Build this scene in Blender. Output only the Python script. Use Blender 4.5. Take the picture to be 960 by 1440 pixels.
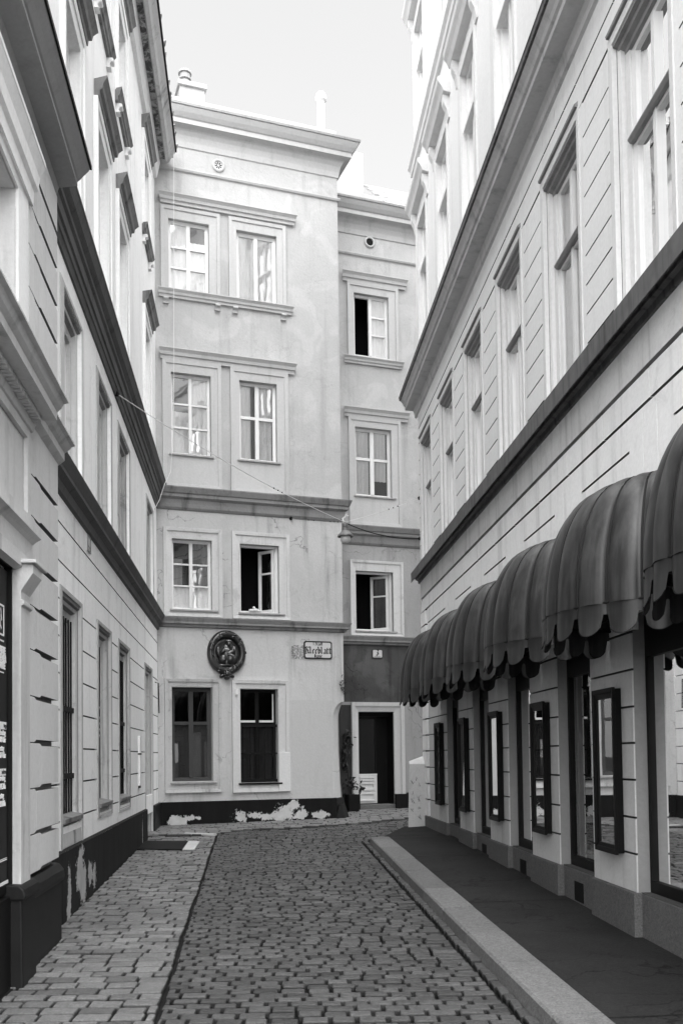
import bpy, bmesh, math, random
from mathutils import Vector, Matrix, noise
random.seed(7)
for o in list(bpy.data.objects): bpy.data.objects.remove(o, do_unlink=True)
scn = bpy.context.scene
COL = scn.collection

# ------------------------------------------------------------------ camera, sky, sun, exposure
EYE = 1.6; G = 0.0207
pitch, roll = 0.036060980, -0.0125181255
fw = Vector((0, math.cos(pitch), math.sin(pitch))); up0 = Vector((0, -math.sin(pitch), math.cos(pitch))); rt0 = Vector((1, 0, 0))
rt = rt0*math.cos(roll)+up0*math.sin(roll); upv = up0*math.cos(roll)-rt0*math.sin(roll)
cd = bpy.data.cameras.new('camera'); cam = bpy.data.objects.new('camera', cd); COL.objects.link(cam)
M = Matrix((rt, upv, -fw)).transposed().to_4x4(); M.translation = Vector((0, 0, EYE)); cam.matrix_world = M
cd.sensor_fit = 'VERTICAL'; cd.sensor_height = 36.0; cd.sensor_width = 24.0; cd.lens = 36.0*1350/1440
cd.shift_x = (480-455.648)/1440.0; cd.shift_y = (1015.113-720)/1440.0
cd.clip_start = 0.05; cd.clip_end = 2000
scn.camera = cam

SUN_EL, SUN_AZ = math.radians(55), math.radians(172)      # azimuth from +Y, clockwise: sun high behind the camera
wd = bpy.data.worlds.new('World'); scn.world = wd; wd.use_nodes = True
nt = wd.node_tree; nt.nodes.clear()
sky = nt.nodes.new('ShaderNodeTexSky'); sky.sky_type = 'NISHITA'; sky.sun_disc = False
sky.sun_elevation = SUN_EL; sky.sun_rotation = SUN_AZ; sky.altitude = 0; sky.air_density = 1.0; sky.dust_density = 4.0; sky.ozone_density = 1.0
bw = nt.nodes.new('ShaderNodeRGBToBW'); nt.links.new(sky.outputs[0], bw.inputs[0])
ma = nt.nodes.new('ShaderNodeMath'); ma.operation = 'MULTIPLY_ADD'; ma.inputs[1].default_value = 0.50; ma.inputs[2].default_value = 0.72   # thin even cloud over the clear sky
nt.links.new(bw.outputs[0], ma.inputs[0])
bg = nt.nodes.new('ShaderNodeBackground'); bg.inputs[1].default_value = 0.10; nt.links.new(ma.outputs[0], bg.inputs[0])
ow = nt.nodes.new('ShaderNodeOutputWorld'); nt.links.new(bg.outputs[0], ow.inputs[0])
sd = bpy.data.lights.new('sun', 'SUN'); sd.energy = 1.5; sd.angle = math.radians(140); sd.color = (1, 1, 1)
sun = bpy.data.objects.new('sun', sd); COL.objects.link(sun)
sdir = Vector((math.sin(SUN_AZ)*math.cos(SUN_EL), math.cos(SUN_AZ)*math.cos(SUN_EL), math.sin(SUN_EL)))
sun.rotation_euler = sdir.to_track_quat('Z', 'Y').to_euler(); sun.location = (0, -10, 40)
vs = scn.view_settings; vs.view_transform = 'Standard'; vs.look = 'None'; vs.gamma = 1.0; vs.exposure = 2.62; vs.use_curve_mapping = False

# ------------------------------------------------------------------ materials (all neutral greys: the photograph is black and white)
def newmat(name):
    m = bpy.data.materials.new(name); m.use_nodes = True; t = m.node_tree
    b = t.nodes['Principled BSDF']; return m, t, b
class NB:
    def __init__(s, t): s.t = t
    def n(s, k, **kw):
        x = s.t.nodes.new(k)
        for a, v in kw.items(): setattr(x, a, v)
        return x
    def link(s, a, b): s.t.links.new(a, b)
    def math(s, op, a, b=None, c=None, clamp=False):
        x = s.n('ShaderNodeMath', operation=op); x.use_clamp = clamp
        for i, v in enumerate((a, b, c)):
            if v is None: continue
            if isinstance(v, (int, float)): x.inputs[i].default_value = v
            else: s.link(v, x.inputs[i])
        return x.outputs[0]
    def pos(s, scale=(1, 1, 1), off=(0, 0, 0)):
        g = s.n('ShaderNodeNewGeometry'); m = s.n('ShaderNodeMapping'); m.inputs['Scale'].default_value = scale; m.inputs['Location'].default_value = off
        s.link(g.outputs['Position'], m.inputs[0]); return m.outputs[0]
    def noise(s, vec, scale, detail=5, rough=.55, dist=0):
        x = s.n('ShaderNodeTexNoise'); x.inputs['Scale'].default_value = scale; x.inputs['Detail'].default_value = detail
        x.inputs['Roughness'].default_value = rough; x.inputs['Distortion'].default_value = dist
        s.link(vec, x.inputs['Vector']); return x.outputs[0]
    def smooth(s, v, a, b):
        x = s.n('ShaderNodeMapRange', interpolation_type='SMOOTHSTEP'); x.inputs[1].default_value = a; x.inputs[2].default_value = b
        s.link(v, x.inputs[0]); return x.outputs[0]
    def attr(s, name):
        x = s.n('ShaderNodeAttribute'); x.attribute_name = name; return x.outputs['Fac']
    def bump(s, h, strength, dist, b):
        x = s.n('ShaderNodeBump'); x.inputs['Strength'].default_value = strength; x.inputs['Distance'].default_value = dist
        s.link(h, x.inputs['Height']); s.link(x.outputs[0], b.inputs['Normal'])

def plaster(name, base, amp=.14, stain=.22, speck=.05, bump=.35, off=0, crack=0.0, rough=.9, blot=.0):
    m, t, b = newmat(name); N = NB(t)
    p = N.pos(off=(off, off*1.7, off*.3))
    n1 = N.noise(p, .75, 7, .6, .4); n3 = N.noise(p, 28, 5, .65)
    ps = N.pos((5, 5, .35), (off, 0, off)); n2 = N.noise(ps, 1.0, 6, .62)
    v = N.math('MULTIPLY_ADD', N.math('SUBTRACT', n1, .5), 2.4*amp, 1.0)
    s = N.smooth(n2, .50, .78); v = N.math('MULTIPLY', v, N.math('SUBTRACT', 1.0, N.math('MULTIPLY', s, stain)))
    n4 = N.noise(p, 3.2, 6, .7, .8); s4 = N.smooth(n4, .55, .7); v = N.math('MULTIPLY', v, N.math('SUBTRACT', 1.0, N.math('MULTIPLY', s4, stain*.45)))
    v = N.math('MULTIPLY', v, N.math('MULTIPLY_ADD', N.math('SUBTRACT', n3, .5), 5*speck, 1.0))
    if blot:
        n5 = N.noise(N.pos(off=(off+9, 3, 5)), 1.3, 5, .5, 1.2); v = N.math('MULTIPLY', v, N.math('MULTIPLY_ADD', N.smooth(n5, .5, .62), blot, 1.0))
    if crack:
        vo = N.n('ShaderNodeTexVoronoi', feature='DISTANCE_TO_EDGE'); vo.inputs['Scale'].default_value = .8
        w = N.n('ShaderNodeVectorMath', operation='ADD'); nn = N.n('ShaderNodeTexNoise'); nn.inputs['Scale'].default_value = 2.2; nn.inputs['Detail'].default_value = 5
        N.link(p, nn.inputs['Vector']); N.link(nn.outputs['Color'], w.inputs[0]); N.link(p, w.inputs[1]); N.link(w.outputs[0], vo.inputs['Vector'])
        c = N.math('LESS_THAN', vo.outputs['Distance'], .0065); gate = N.smooth(N.noise(p, .8, 3), .47, .54)
        c = N.math('MULTIPLY', N.math('MULTIPLY', c, gate), crack); v = N.math('MULTIPLY', v, N.math('SUBTRACT', 1.0, c))
    v = N.math('MULTIPLY', v, base); N.link(v, b.inputs['Base Color'])
    b.inputs['Roughness'].default_value = rough; b.inputs['Specular IOR Level'].default_value = .25
    h = N.math('ADD', N.math('MULTIPLY', n3, .5), N.math('MULTIPLY', n4, .8)); N.bump(h, min(1, bump*1.6), .015, b)
    return m
def paint(name, base, rough=.5, amp=.12, scale=9, bump=.15, spec=.4, streak=.15):
    m, t, b = newmat(name); N = NB(t); p = N.pos()
    n1 = N.noise(p, scale, 5); n2 = N.noise(N.pos((14, 14, .8)), 1, 5, .6)
    v = N.math('MULTIPLY_ADD', N.math('SUBTRACT', n1, .5), 2*amp, 1.0)
    v = N.math('MULTIPLY', v, N.math('SUBTRACT', 1.0, N.math('MULTIPLY', N.smooth(n2, .45, .75), streak)))
    N.link(N.math('MULTIPLY', v, base), b.inputs['Base Color']); b.inputs['Roughness'].default_value = rough; b.inputs['Specular IOR Level'].default_value = spec
    N.bump(n1, bump, .004, b); return m
def peeling(name, dark, light, thr=.5):
    m, t, b = newmat(name); N = NB(t); p = N.pos()
    w = N.attr('wear'); n = N.math('MULTIPLY_ADD', N.noise(p, 38, 4, .7), .5, N.math('MULTIPLY', N.noise(p, 11, 7, .7), .7)); k = N.smooth(N.math('MULTIPLY_ADD', N.math('SUBTRACT', n, .6), 1.6, w), thr, thr+.05)
    n2 = N.noise(N.pos((6, 6, .7)), 1.5, 6, .65)
    d = N.math('MULTIPLY', N.math('MULTIPLY_ADD', n2, .9, .55), dark); l = N.math('MULTIPLY', N.math('MULTIPLY_ADD', N.noise(p, 5, 6), .7, .62), light)
    mx = N.math('ADD', N.math('MULTIPLY', d, N.math('SUBTRACT', 1.0, k)), N.math('MULTIPLY', l, k))
    N.link(mx, b.inputs['Base Color']); b.inputs['Roughness'].default_value = .85; b.inputs['Specular IOR Level'].default_value = .1
    h = N.math('SUBTRACT', N.math('MULTIPLY', n2, .4), k); N.bump(h, .4, .01, b); return m
def stone(name, base, amp=.35, rough=.75, tone=True, spec=.3, bumpd=.006):
    m, t, b = newmat(name); N = NB(t); p = N.pos()
    n1 = N.noise(p, 24, 7, .75); n2 = N.noise(p, 75, 4, .8); n3 = N.noise(p, .5, 4)
    v = N.math('MULTIPLY_ADD', N.math('SUBTRACT', n1, .5), 2.6*amp, 1.0)
    v = N.math('MULTIPLY', v, N.math('MULTIPLY_ADD', N.math('SUBTRACT', n2, .5), 2.4, 1.0))
    v = N.math('MULTIPLY', v, N.math('MULTIPLY_ADD', N.math('SUBTRACT', n3, .5), .8, 1.0))
    if tone: v = N.math('MULTIPLY', v, N.attr('tone'))
    N.link(N.math('MULTIPLY', v, base), b.inputs['Base Color']); b.inputs['Roughness'].default_value = rough; b.inputs['Specular IOR Level'].default_value = spec
    N.bump(N.math('ADD', n1, N.math('MULTIPLY', n2, .6)), .9, bumpd*1.5, b); return m
def plain(name, base, rough=.6, spec=.3, metal=0):
    m, t, b = newmat(name); b.inputs['Base Color'].default_value = (base, base, base, 1); b.inputs['Roughness'].default_value = rough
    b.inputs['Specular IOR Level'].default_value = spec; b.inputs['Metallic'].default_value = metal; return m
def glass(name, refl=.12, tint=.85, wob=.02):
    m = bpy.data.materials.new(name); m.use_nodes = True; t = m.node_tree; t.nodes.clear(); N = NB(t)
    tr = N.n('ShaderNodeBsdfTransparent'); tr.inputs[0].default_value = (tint, tint, tint, 1)
    gl = N.n('ShaderNodeBsdfGlossy'); gl.inputs['Roughness'].default_value = .015; gl.inputs[0].default_value = (.95, .95, .95, 1)
    fr = N.n('ShaderNodeFresnel'); fr.inputs[0].default_value = 1.5
    f = N.math('ADD', fr.outputs[0], refl, clamp=True)
    bp = N.n('ShaderNodeBump'); bp.inputs['Strength'].default_value = wob*4; bp.inputs['Distance'].default_value = .02
    N.link(N.noise(N.pos(), 2.5, 2), bp.inputs['Height']); N.link(bp.outputs[0], gl.inputs['Normal'])
    mx = N.n('ShaderNodeMixShader'); N.link(f, mx.inputs[0]); N.link(tr.outputs[0], mx.inputs[1]); N.link(gl.outputs[0], mx.inputs[2])
    o = N.n('ShaderNodeOutputMaterial'); N.link(mx.outputs[0], o.inputs[0]); return m
def asphalt(name, base):
    m, t, b = newmat(name); N = NB(t); p = N.pos()
    n1 = N.noise(p, 1.6, 7, .65); n2 = N.noise(p, 55, 5, .85); n3 = N.noise(p, 40, 4)
    v = N.math('MULTIPLY_ADD', N.math('SUBTRACT', n1, .5), 1.6, 1.0); v = N.math('MULTIPLY', v, N.math('MULTIPLY_ADD', N.math('SUBTRACT', n2, .5), 3.2, 1.0))
    vo = N.n('ShaderNodeTexVoronoi', feature='DISTANCE_TO_EDGE'); vo.inputs['Scale'].default_value = 1.5
    w = N.n('ShaderNodeVectorMath', operation='ADD'); nn = N.n('ShaderNodeTexNoise'); nn.inputs['Scale'].default_value = 3; nn.inputs['Detail'].default_value = 6
    N.link(p, nn.inputs['Vector']); sc = N.n('ShaderNodeVectorMath', operation='SCALE'); sc.inputs['Scale'].default_value = .8; N.link(nn.outputs['Color'], sc.inputs[0])
    N.link(sc.outputs[0], w.inputs[0]); N.link(p, w.inputs[1]); N.link(w.outputs[0], vo.inputs['Vector'])
    c = N.math('MULTIPLY', N.math('LESS_THAN', vo.outputs['Distance'], .016), N.smooth(N.noise(p, .7, 3), .44, .52))
    v = N.math('MULTIPLY', v, N.math('SUBTRACT', 1.0, N.math('MULTIPLY', c, .8)))
    N.link(N.math('MULTIPLY', v, base), b.inputs['Base Color']); b.inputs['Roughness'].default_value = .8; b.inputs['Specular IOR Level'].default_value = .25
    N.bump(N.math('SUBTRACT', N.math('ADD', n2, n3), c), .7, .008, b); return m
def cloth_awning(name, base):
    m, t, b = newmat(name); N = NB(t)
    n2 = N.noise(N.pos((22, 22, 1.2)), 1, 6, .65); n1 = N.noise(N.pos(), 4, 6, .6)
    v = N.math('MULTIPLY', N.math('MULTIPLY_ADD', N.smooth(n2, .3, .72), 1.2, .42), N.math('MULTIPLY_ADD', N.smooth(n1, .3, .7), .9, .55)); v = N.math('MULTIPLY', v, N.attr('tone'))
    N.link(N.math('MULTIPLY', v, base), b.inputs['Base Color']); b.inputs['Roughness'].default_value = .45; b.inputs['Specular IOR Level'].default_value = .5
    N.bump(N.noise(N.pos(), 260, 2), .12, .002, b); return m
def mossy(name, light, dark):
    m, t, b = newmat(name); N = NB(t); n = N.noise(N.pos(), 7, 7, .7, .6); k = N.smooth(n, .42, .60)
    v = N.math('MULTIPLY_ADD', k, light-dark, dark); N.link(v, b.inputs['Base Color']); b.inputs['Roughness'].default_value = .95; return m
def tiles(name, base):
    m, t, b = newmat(name); N = NB(t); n = N.noise(N.pos(), 5, 5); v = N.math('MULTIPLY', N.math('MULTIPLY_ADD', n, 1.0, .5), base)
    N.link(v, b.inputs['Base Color']); b.inputs['Roughness'].default_value = .85; N.bump(N.noise(N.pos(), 30, 4), .3, .01, b); return m

PL_F_UP = plaster('plaster_upper', .42, .12, .2, crack=.10, blot=.10)
PL_F_MID = plaster('plaster_middle', .46, .20, .4, off=4, crack=.4)
PL_F_LOW = plaster('plaster_lower', .50, .17, .34, off=8, crack=.32)
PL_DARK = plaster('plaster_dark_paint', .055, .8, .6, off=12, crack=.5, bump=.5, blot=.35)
TRIM_UP = plaster('trim_upper', .47, .07, .18, bump=.2, off=2); TRIM_SIDE = plaster('trim_side_walls', .78, .05, .14, bump=.15, off=3)
TRIM_LOW = plaster('trim_lower', .55, .10, .42, bump=.3, off=5)
TRIM_DIRTY = plaster('trim_dirty', .46, .2, .8, bump=.5, off=6)
LEDGE = plaster('ledge_stone', .22, .3, .65, bump=.4, off=15)
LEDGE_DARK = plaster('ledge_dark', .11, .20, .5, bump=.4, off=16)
PL_B = plaster('plaster_row_house', .88, .08, .28, off=20)
PL_B_UP = plaster('plaster_row_house_upper', .83, .08, .22, off=23)
PL_A = plaster('plaster_front_house', .60, .06, .2, bump=.25, off=30)
PL_R = plaster('plaster_shop', .88, .08, .24, bump=.25, off=40)
PL_R_UP = plaster('plaster_shop_upper', .74, .05, .10, bump=.12, off=43)
PL_R2 = plaster('plaster_upper_storeys', .68, .04, .10, bump=.1, off=44); TRIM_R2 = plaster('trim_upper_storeys', .62, .04, .1, bump=.1, off=45); PL_PIER = plaster('pier_plaster_shade', .58, .10, .28, bump=.3, off=41)  # PL_PIER: wall plaster with the awnings' shade put into its grey
PL_FRIEZE = plaster('rough_frieze', .72, .14, .35, bump=.9, off=46)
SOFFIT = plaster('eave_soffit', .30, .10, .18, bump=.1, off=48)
FLASH = paint('zinc_flashing', .095, .5, .6, 8, .15, .3, .75)
WHITE_WOOD = paint('white_wood', .70, .45, .05, 9, .1, .4, .08)
GREY_WOOD = paint('grey_wood', .05, .55, .15, 9, .1, .2, .1)
BLACK_PAINT = paint('black_paint', .007, .5, .2, 7, .08, .12, .1)
IRON = paint('black_iron', .009, .6, .2, 20, .2, .12, .1)
PLINTH_F = peeling('peeling_plinth', .010, .5); PLINTH_B = peeling('peeling_dark_plinth', .022, .42)
PLINTH_A = paint('black_plinth', .011, .5, .4, 5, .3, .16, .4)
PLINTH_R = stone('granite_plinth', .115, .35, .7, tone=False)
COBBLE = stone('cobble_stone', .074, .6, .45); COBBLE_L = stone('paving_stone', .165, .55, .5); KERB = stone('kerb_granite', .155, .5, .7)
BED = stone('joint_earth', .006, .4, .95, tone=False)
ASPHALT = asphalt('asphalt', .017)
AWN = cloth_awning('awning_cloth', .025); AWN_IN = plain('awning_lining', .01, .9, .1)
GLASS = glass('window_glass', .10); GLASS_SKY = glass('window_glass_clear', .28, .97); GLASS_SHOP = glass('shop_glass', .22, .95, .002); GLASS_DIM = glass('window_glass_dim', .0, .45, .003)
CURT = plaster('curtain_cloth', .85, .1, .3, bump=.1, off=50); CURT_D = plaster('grey_blind', .16, .2, .3, bump=.1, off=52)  # CURT kept very pale to stand in for sky reflected in upper panes
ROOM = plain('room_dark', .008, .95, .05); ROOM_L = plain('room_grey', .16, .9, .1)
ENAMEL = plain('white_enamel', .56, .22, .5); ENAMEL_K = plain('black_enamel', .02, .3, .5)
LETTER = plain('white_lettering', .72, .6); BRONZE = paint('dark_bronze', .012, .3, .3, 14, .3, .7, .2); BRONZE_HI = paint('bronze_highlight', .22, .3, .3, 14, .3, .7, .2)
ROOFT = tiles('roof_tiles', .34); MOSS = mossy('mossy_soffit', .40, .07); ZINC = paint('zinc', .30, .45, .2, 8, .1, .5, .3)
HEAD = plaster('window_head_shade', .26, .15, .3, bump=.2, off=91); JOINT_A = plaster('joint_dirt_shade_light', .20, .15, .3, off=92); TRIM_R = plaster('trim_shop_windows', .64, .06, .16, bump=.15, off=93)  # underside shade in HEAD, groove shade in JOINT_A, put into the base tones
JOINT = plaster('joint_dirt_shade', .085, .15, .2, off=90)  # joint dirt plus groove shade, painted dark on backing and bed faces
CONC = plaster('pale_concrete', .5, .10, .3, bump=.5, off=60); LAMPM = paint('lamp_enamel', .12, .4, .2, 10, .1, .5, .2)
LEAF = plain('leaf', .012, .6); PATCH = plaster('fresh_patch', .62, .05, .08, bump=.3, off=70)
CABLE = plain('cable', .12, .7); CABLE_W = plain('cable_pale', .6, .6); DOORP = paint('door_paint', .62, .4, .06, 9, .05, .4, .1)

# ------------------------------------------------------------------ geometry helpers
class Wall:
    def __init__(s, O, d, n): s.O = Vector((O[0], O[1], 0)); s.d = Vector((d[0], d[1], 0)).normalized(); s.n = Vector((n[0], n[1], 0)).normalized()
    def P(s, u, z, o=0.0): return s.O+s.d*u+s.n*o+Vector((0, 0, z))
aL, aR, aF = -0.0779208637, -0.0577939103, 1.23163634
def lat(a, l): return (math.cos(a)*l, -math.sin(a)*l)
L = Wall(lat(aL, -1.65), (math.sin(aL), math.cos(aL)), (math.cos(aL), -math.sin(aL)))
R = Wall(lat(aR, 2.67), (math.sin(aR), math.cos(aR)), (-math.cos(aR), math.sin(aR)))
UC = 17.597
F = Wall(L.P(UC, 0), (math.sin(aF), math.cos(aF)), (math.cos(aF), -math.sin(aF)))
F2 = Wall(F.P(0, 0, -1.8), F.d, F.n)
FS = Wall(F.P(3.61, 0, 0), -F.n, F.d)            # side return of the end house, u runs back from the corner
IDW = Wall((0, 0, 0), (1, 0, 0), (0, 1, 0))

class MB:
    def __init__(s): s.v = []; s.f = []; s.m = []; s.cur = 0; s.at = None
    def add(s, vs, fs):
        b = len(s.v); s.v += [Vector(x) for x in vs]
        for f in fs: s.f.append([i+b for i in f]); s.m.append(s.cur)
        return s
    def hexa(s, c): return s.add(c, [(0, 3, 2, 1), (4, 5, 6, 7), (0, 1, 5, 4), (1, 2, 6, 5), (2, 3, 7, 6), (3, 0, 4, 7)])
    def box(s, w, u0, u1, z0, z1, o0, o1):
        return s.hexa([w.P(u0, z0, o0), w.P(u1, z0, o0), w.P(u1, z0, o1), w.P(u0, z0, o1), w.P(u0, z1, o0), w.P(u1, z1, o0), w.P(u1, z1, o1), w.P(u0, z1, o1)])
    def block(s, w, u0, u1, z0, z1, o0, o1):
        """wall block whose bed faces carry the dirt and painted shade of the joints"""
        s.box(w, u0, u1, z0, z1, o0, o1); s.m[-6] = 1; s.m[-5] = 1; return s
    def quad(s, a, b, c, d): return s.add([a, b, c, d], [(0, 1, 2, 3)])
    def prism(s, w, prof, u0, u1, skew0=0.0, skew1=0.0):
        """profile of (o,z) extruded along the wall; skew = extra u per unit o (mitre)"""
        n = len(prof); A = [w.P(u0+skew0*o, z, o) for o, z in prof]; B = [w.P(u1+skew1*o, z, o) for o, z in prof]
        return s.add(A+B, [(i, (i+1) % n, n+(i+1) % n, n+i) for i in range(n)]+[tuple(range(n))[::-1], tuple(range(n, 2*n))])
    def poly(s, w, pts, o0, o1):
        n = len(pts); A = [w.P(u, z, o0) for u, z in pts]; B = [w.P(u, z, o1) for u, z in pts]
        return s.add(A+B, [(i, (i+1) % n, n+(i+1) % n, n+i) for i in range(n)]+[tuple(range(n))[::-1], tuple(range(n, 2*n))])
    def frame(s, w, U0, U1, Z0, Z1, u0, u1, z0, z1, o0, o1, o1i=None):
        """rectangular frame, mitred; o1 outer-edge height, o1i inner-edge height"""
        if o1i is None: o1i = o1
        co = [(U0, Z0), (U1, Z0), (U1, Z1), (U0, Z1)]; ci = [(u0, z0), (u1, z0), (u1, z1), (u0, z1)]
        vs = [w.P(a, b, o0) for a, b in co]+[w.P(a, b, o1) for a, b in co]+[w.P(a, b, o1i) for a, b in ci]+[w.P(a, b, o0) for a, b in ci]
        fs = []
        for i in range(4):
            j = (i+1) % 4; fs += [(i, j, 4+j, 4+i), (4+i, 4+j, 8+j, 8+i), (8+i, 8+j, 12+j, 12+i), (12+i, 12+j, j, i)]
        return s.add(vs, fs)
    def tube(s, pts, r, seg=6, r1=None):
        pts = [Vector(p) for p in pts]; n = len(pts); rings = []
        for i, p in enumerate(pts):
            t = (pts[min(i+1, n-1)]-pts[max(i-1, 0)]).normalized(); a = t.orthogonal().normalized(); b = t.cross(a)
            rr = r if r1 is None else r+(r1-r)*i/(n-1)
            rings.append([p+a*rr*math.cos(2*math.pi*k/seg)+b*rr*math.sin(2*math.pi*k/seg) for k in range(seg)])
        vs = [v for q in rings for v in q]; fs = []
        for i in range(n-1):
            for k in range(seg): fs.append((i*seg+k, i*seg+(k+1) % seg, (i+1)*seg+(k+1) % seg, (i+1)*seg+k))
        fs += [tuple(range(seg))[::-1], tuple(range((n-1)*seg, n*seg))]
        return s.add(vs, fs)
    def lathe(s, c, prof, seg=20, ax=Vector((0, 0, 1)), e1=None):
        """prof: (radius, height along ax)"""
        a = e1 or ax.orthogonal().normalized(); b = ax.cross(a); c = Vector(c); n = len(prof)
        vs = [c+ax*h+(a*math.cos(2*math.pi*k/seg)+b*math.sin(2*math.pi*k/seg))*r for r, h in prof for k in range(seg)]
        fs = [(i*seg+k, i*seg+(k+1) % seg, (i+1)*seg+(k+1) % seg, (i+1)*seg+k) for i in range(n-1) for k in range(seg)]
        fs += [tuple(range(seg))[::-1], tuple(range((n-1)*seg, n*seg))]
        return s.add(vs, fs)
    def ell(s, c, rx, ry, rz, ax=None, seg=12, rings=8):
        c = Vector(c); X, Y, Z = ax or (Vector((1, 0, 0)), Vector((0, 1, 0)), Vector((0, 0, 1))); vs = []; fs = []
        for i in range(rings+1):
            th = math.pi*i/rings
            for k in range(seg):
                ph = 2*math.pi*k/seg; vs.append(c+X*rx*math.sin(th)*math.cos(ph)+Y*ry*math.sin(th)*math.sin(ph)+Z*rz*math.cos(th))
        for i in range(rings):
            for k in range(seg): fs.append((i*seg+k, i*seg+(k+1) % seg, (i+1)*seg+(k+1) % seg, (i+1)*seg+k))
        return s.add(vs, fs)
    def sheet(s, w, u0, u1, z0, z1, holes=(), o=0.0, rev=.15):
        us = sorted({u0, u1}|{x for h in holes for x in h[:2] if u0 < x < u1}); zs = sorted({z0, z1}|{x for h in holes for x in h[2:4] if z0 < x < z1})
        for a, b in zip(us, us[1:]):
            for c, d in zip(zs, zs[1:]):
                mu, mz = (a+b)/2, (c+d)/2
                if any(h[0] < mu < h[1] and h[2] < mz < h[3] for h in holes): continue
                s.quad(w.P(a, c, o), w.P(b, c, o), w.P(b, d, o), w.P(a, d, o))
        for h in holes:
            r = h[4] if len(h) > 4 else rev
            a, b, c, d = h[:4]
            for p, q in (((a, c), (b, c)), ((b, c), (b, d)), ((b, d), (a, d)), ((a, d), (a, c))):
                s.quad(w.P(p[0], p[1], o), w.P(q[0], q[1], o), w.P(q[0], q[1], o-r), w.P(p[0], p[1], o-r))
        return s
    def build(s, name, mat, parent=None, bevel=0, smooth=False, recalc=True):
        me = bpy.data.meshes.new(name); root = parent
        while root is not None and root.parent is not None: root = root.parent
        off = Vector(root.location) if (root is not None and not root.get('_local')) else Vector()
        me.from_pydata([v-off for v in s.v], [], s.f)
        for x in (mat if isinstance(mat, (list, tuple)) else [mat]): me.materials.append(x)
        me.polygons.foreach_set('material_index', s.m)
        if recalc:
            bm = bmesh.new(); bm.from_mesh(me); bmesh.ops.recalc_face_normals(bm, faces=bm.faces); bm.to_mesh(me); bm.free()
        if s.at:
            for k, vals in s.at.items():
                a = me.attributes.new(k, 'FLOAT', 'POINT'); a.data.foreach_set('value', vals)
        if smooth: me.polygons.foreach_set('use_smooth', [True]*len(me.polygons))
        me.update()
        o = bpy.data.objects.new(name, me); COL.objects.link(o); o.parent = parent
        if bevel:
            b = o.modifiers.new('bevel', 'BEVEL'); b.width = bevel; b.segments = 2; b.limit_method = 'ANGLE'; b.angle_limit = math.radians(40)
        return o
def tag(o, label=None, cat=None, group=None, kind=None):
    if label: o['label'] = label
    if cat: o['category'] = cat
    if group: o['group'] = group
    if kind: o['kind'] = kind
    return o
def thing(name, loc, label, cat, group=None, rot=0.0, local=False):
    o = bpy.data.objects.new(name, None); COL.objects.link(o); o.location = loc; o.rotation_euler = (0, 0, rot); o.empty_display_size = .2
    if local: o['_local'] = 1
    return tag(o, label, cat, group)
def dup(root, loc, label):
    r = root.copy(); COL.objects.link(r); r.location = loc; r['label'] = label
    for ch in list(root.children):
        c = ch.copy(); COL.objects.link(c); c.parent = r
        for g in list(ch.children):
            d = g.copy(); COL.objects.link(d); d.parent = c
    return r
def text(body, w, u, z, o, size, parent, mat, name='lettering', align='LEFT', flip=False, bold=0.0):
    """flat lettering lying on a wall plane"""
    cu = bpy.data.curves.new(name, 'FONT'); cu.body = body; cu.size = size; cu.align_x = align; cu.extrude = .0015; cu.offset = bold; cu.space_character = 1.0
    tmp = bpy.data.objects.new('tmp', cu); COL.objects.link(tmp); dg = bpy.context.evaluated_depsgraph_get(); me = bpy.data.meshes.new_from_object(tmp.evaluated_get(dg))
    bpy.data.objects.remove(tmp); x = -w.d if flip else w.d
    mb = MB(); mb.add([w.P(u, z, o)+x*v.co.x+Vector((0, 0, v.co.y))+w.n*v.co.z for v in me.vertices], [tuple(p.vertices) for p in me.polygons])
    return mb.build(name, mat, parent)
def nib(mb, w, u0, z0, o, s, strokes, nw=.16, ang=40, flip=1, thick=.0012):
    """broad-nib pen strokes (blackletter); stroke coordinates in units of s"""
    nx, nz = math.cos(math.radians(ang))*nw/2*s, math.sin(math.radians(ang))*nw/2*s
    for st in strokes:
        for k, ((a, b), (c, d)) in enumerate(zip(st, st[1:])):
            A = (u0+flip*a*s, z0+b*s); B = (u0+flip*c*s, z0+d*s); e = o+.0003*k
            mb.quad(w.P(A[0]-nx*flip, A[1]-nz, e), w.P(A[0]+nx*flip, A[1]+nz, e), w.P(B[0]+nx*flip, B[1]+nz, e), w.P(B[0]-nx*flip, B[1]-nz, e))

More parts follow.
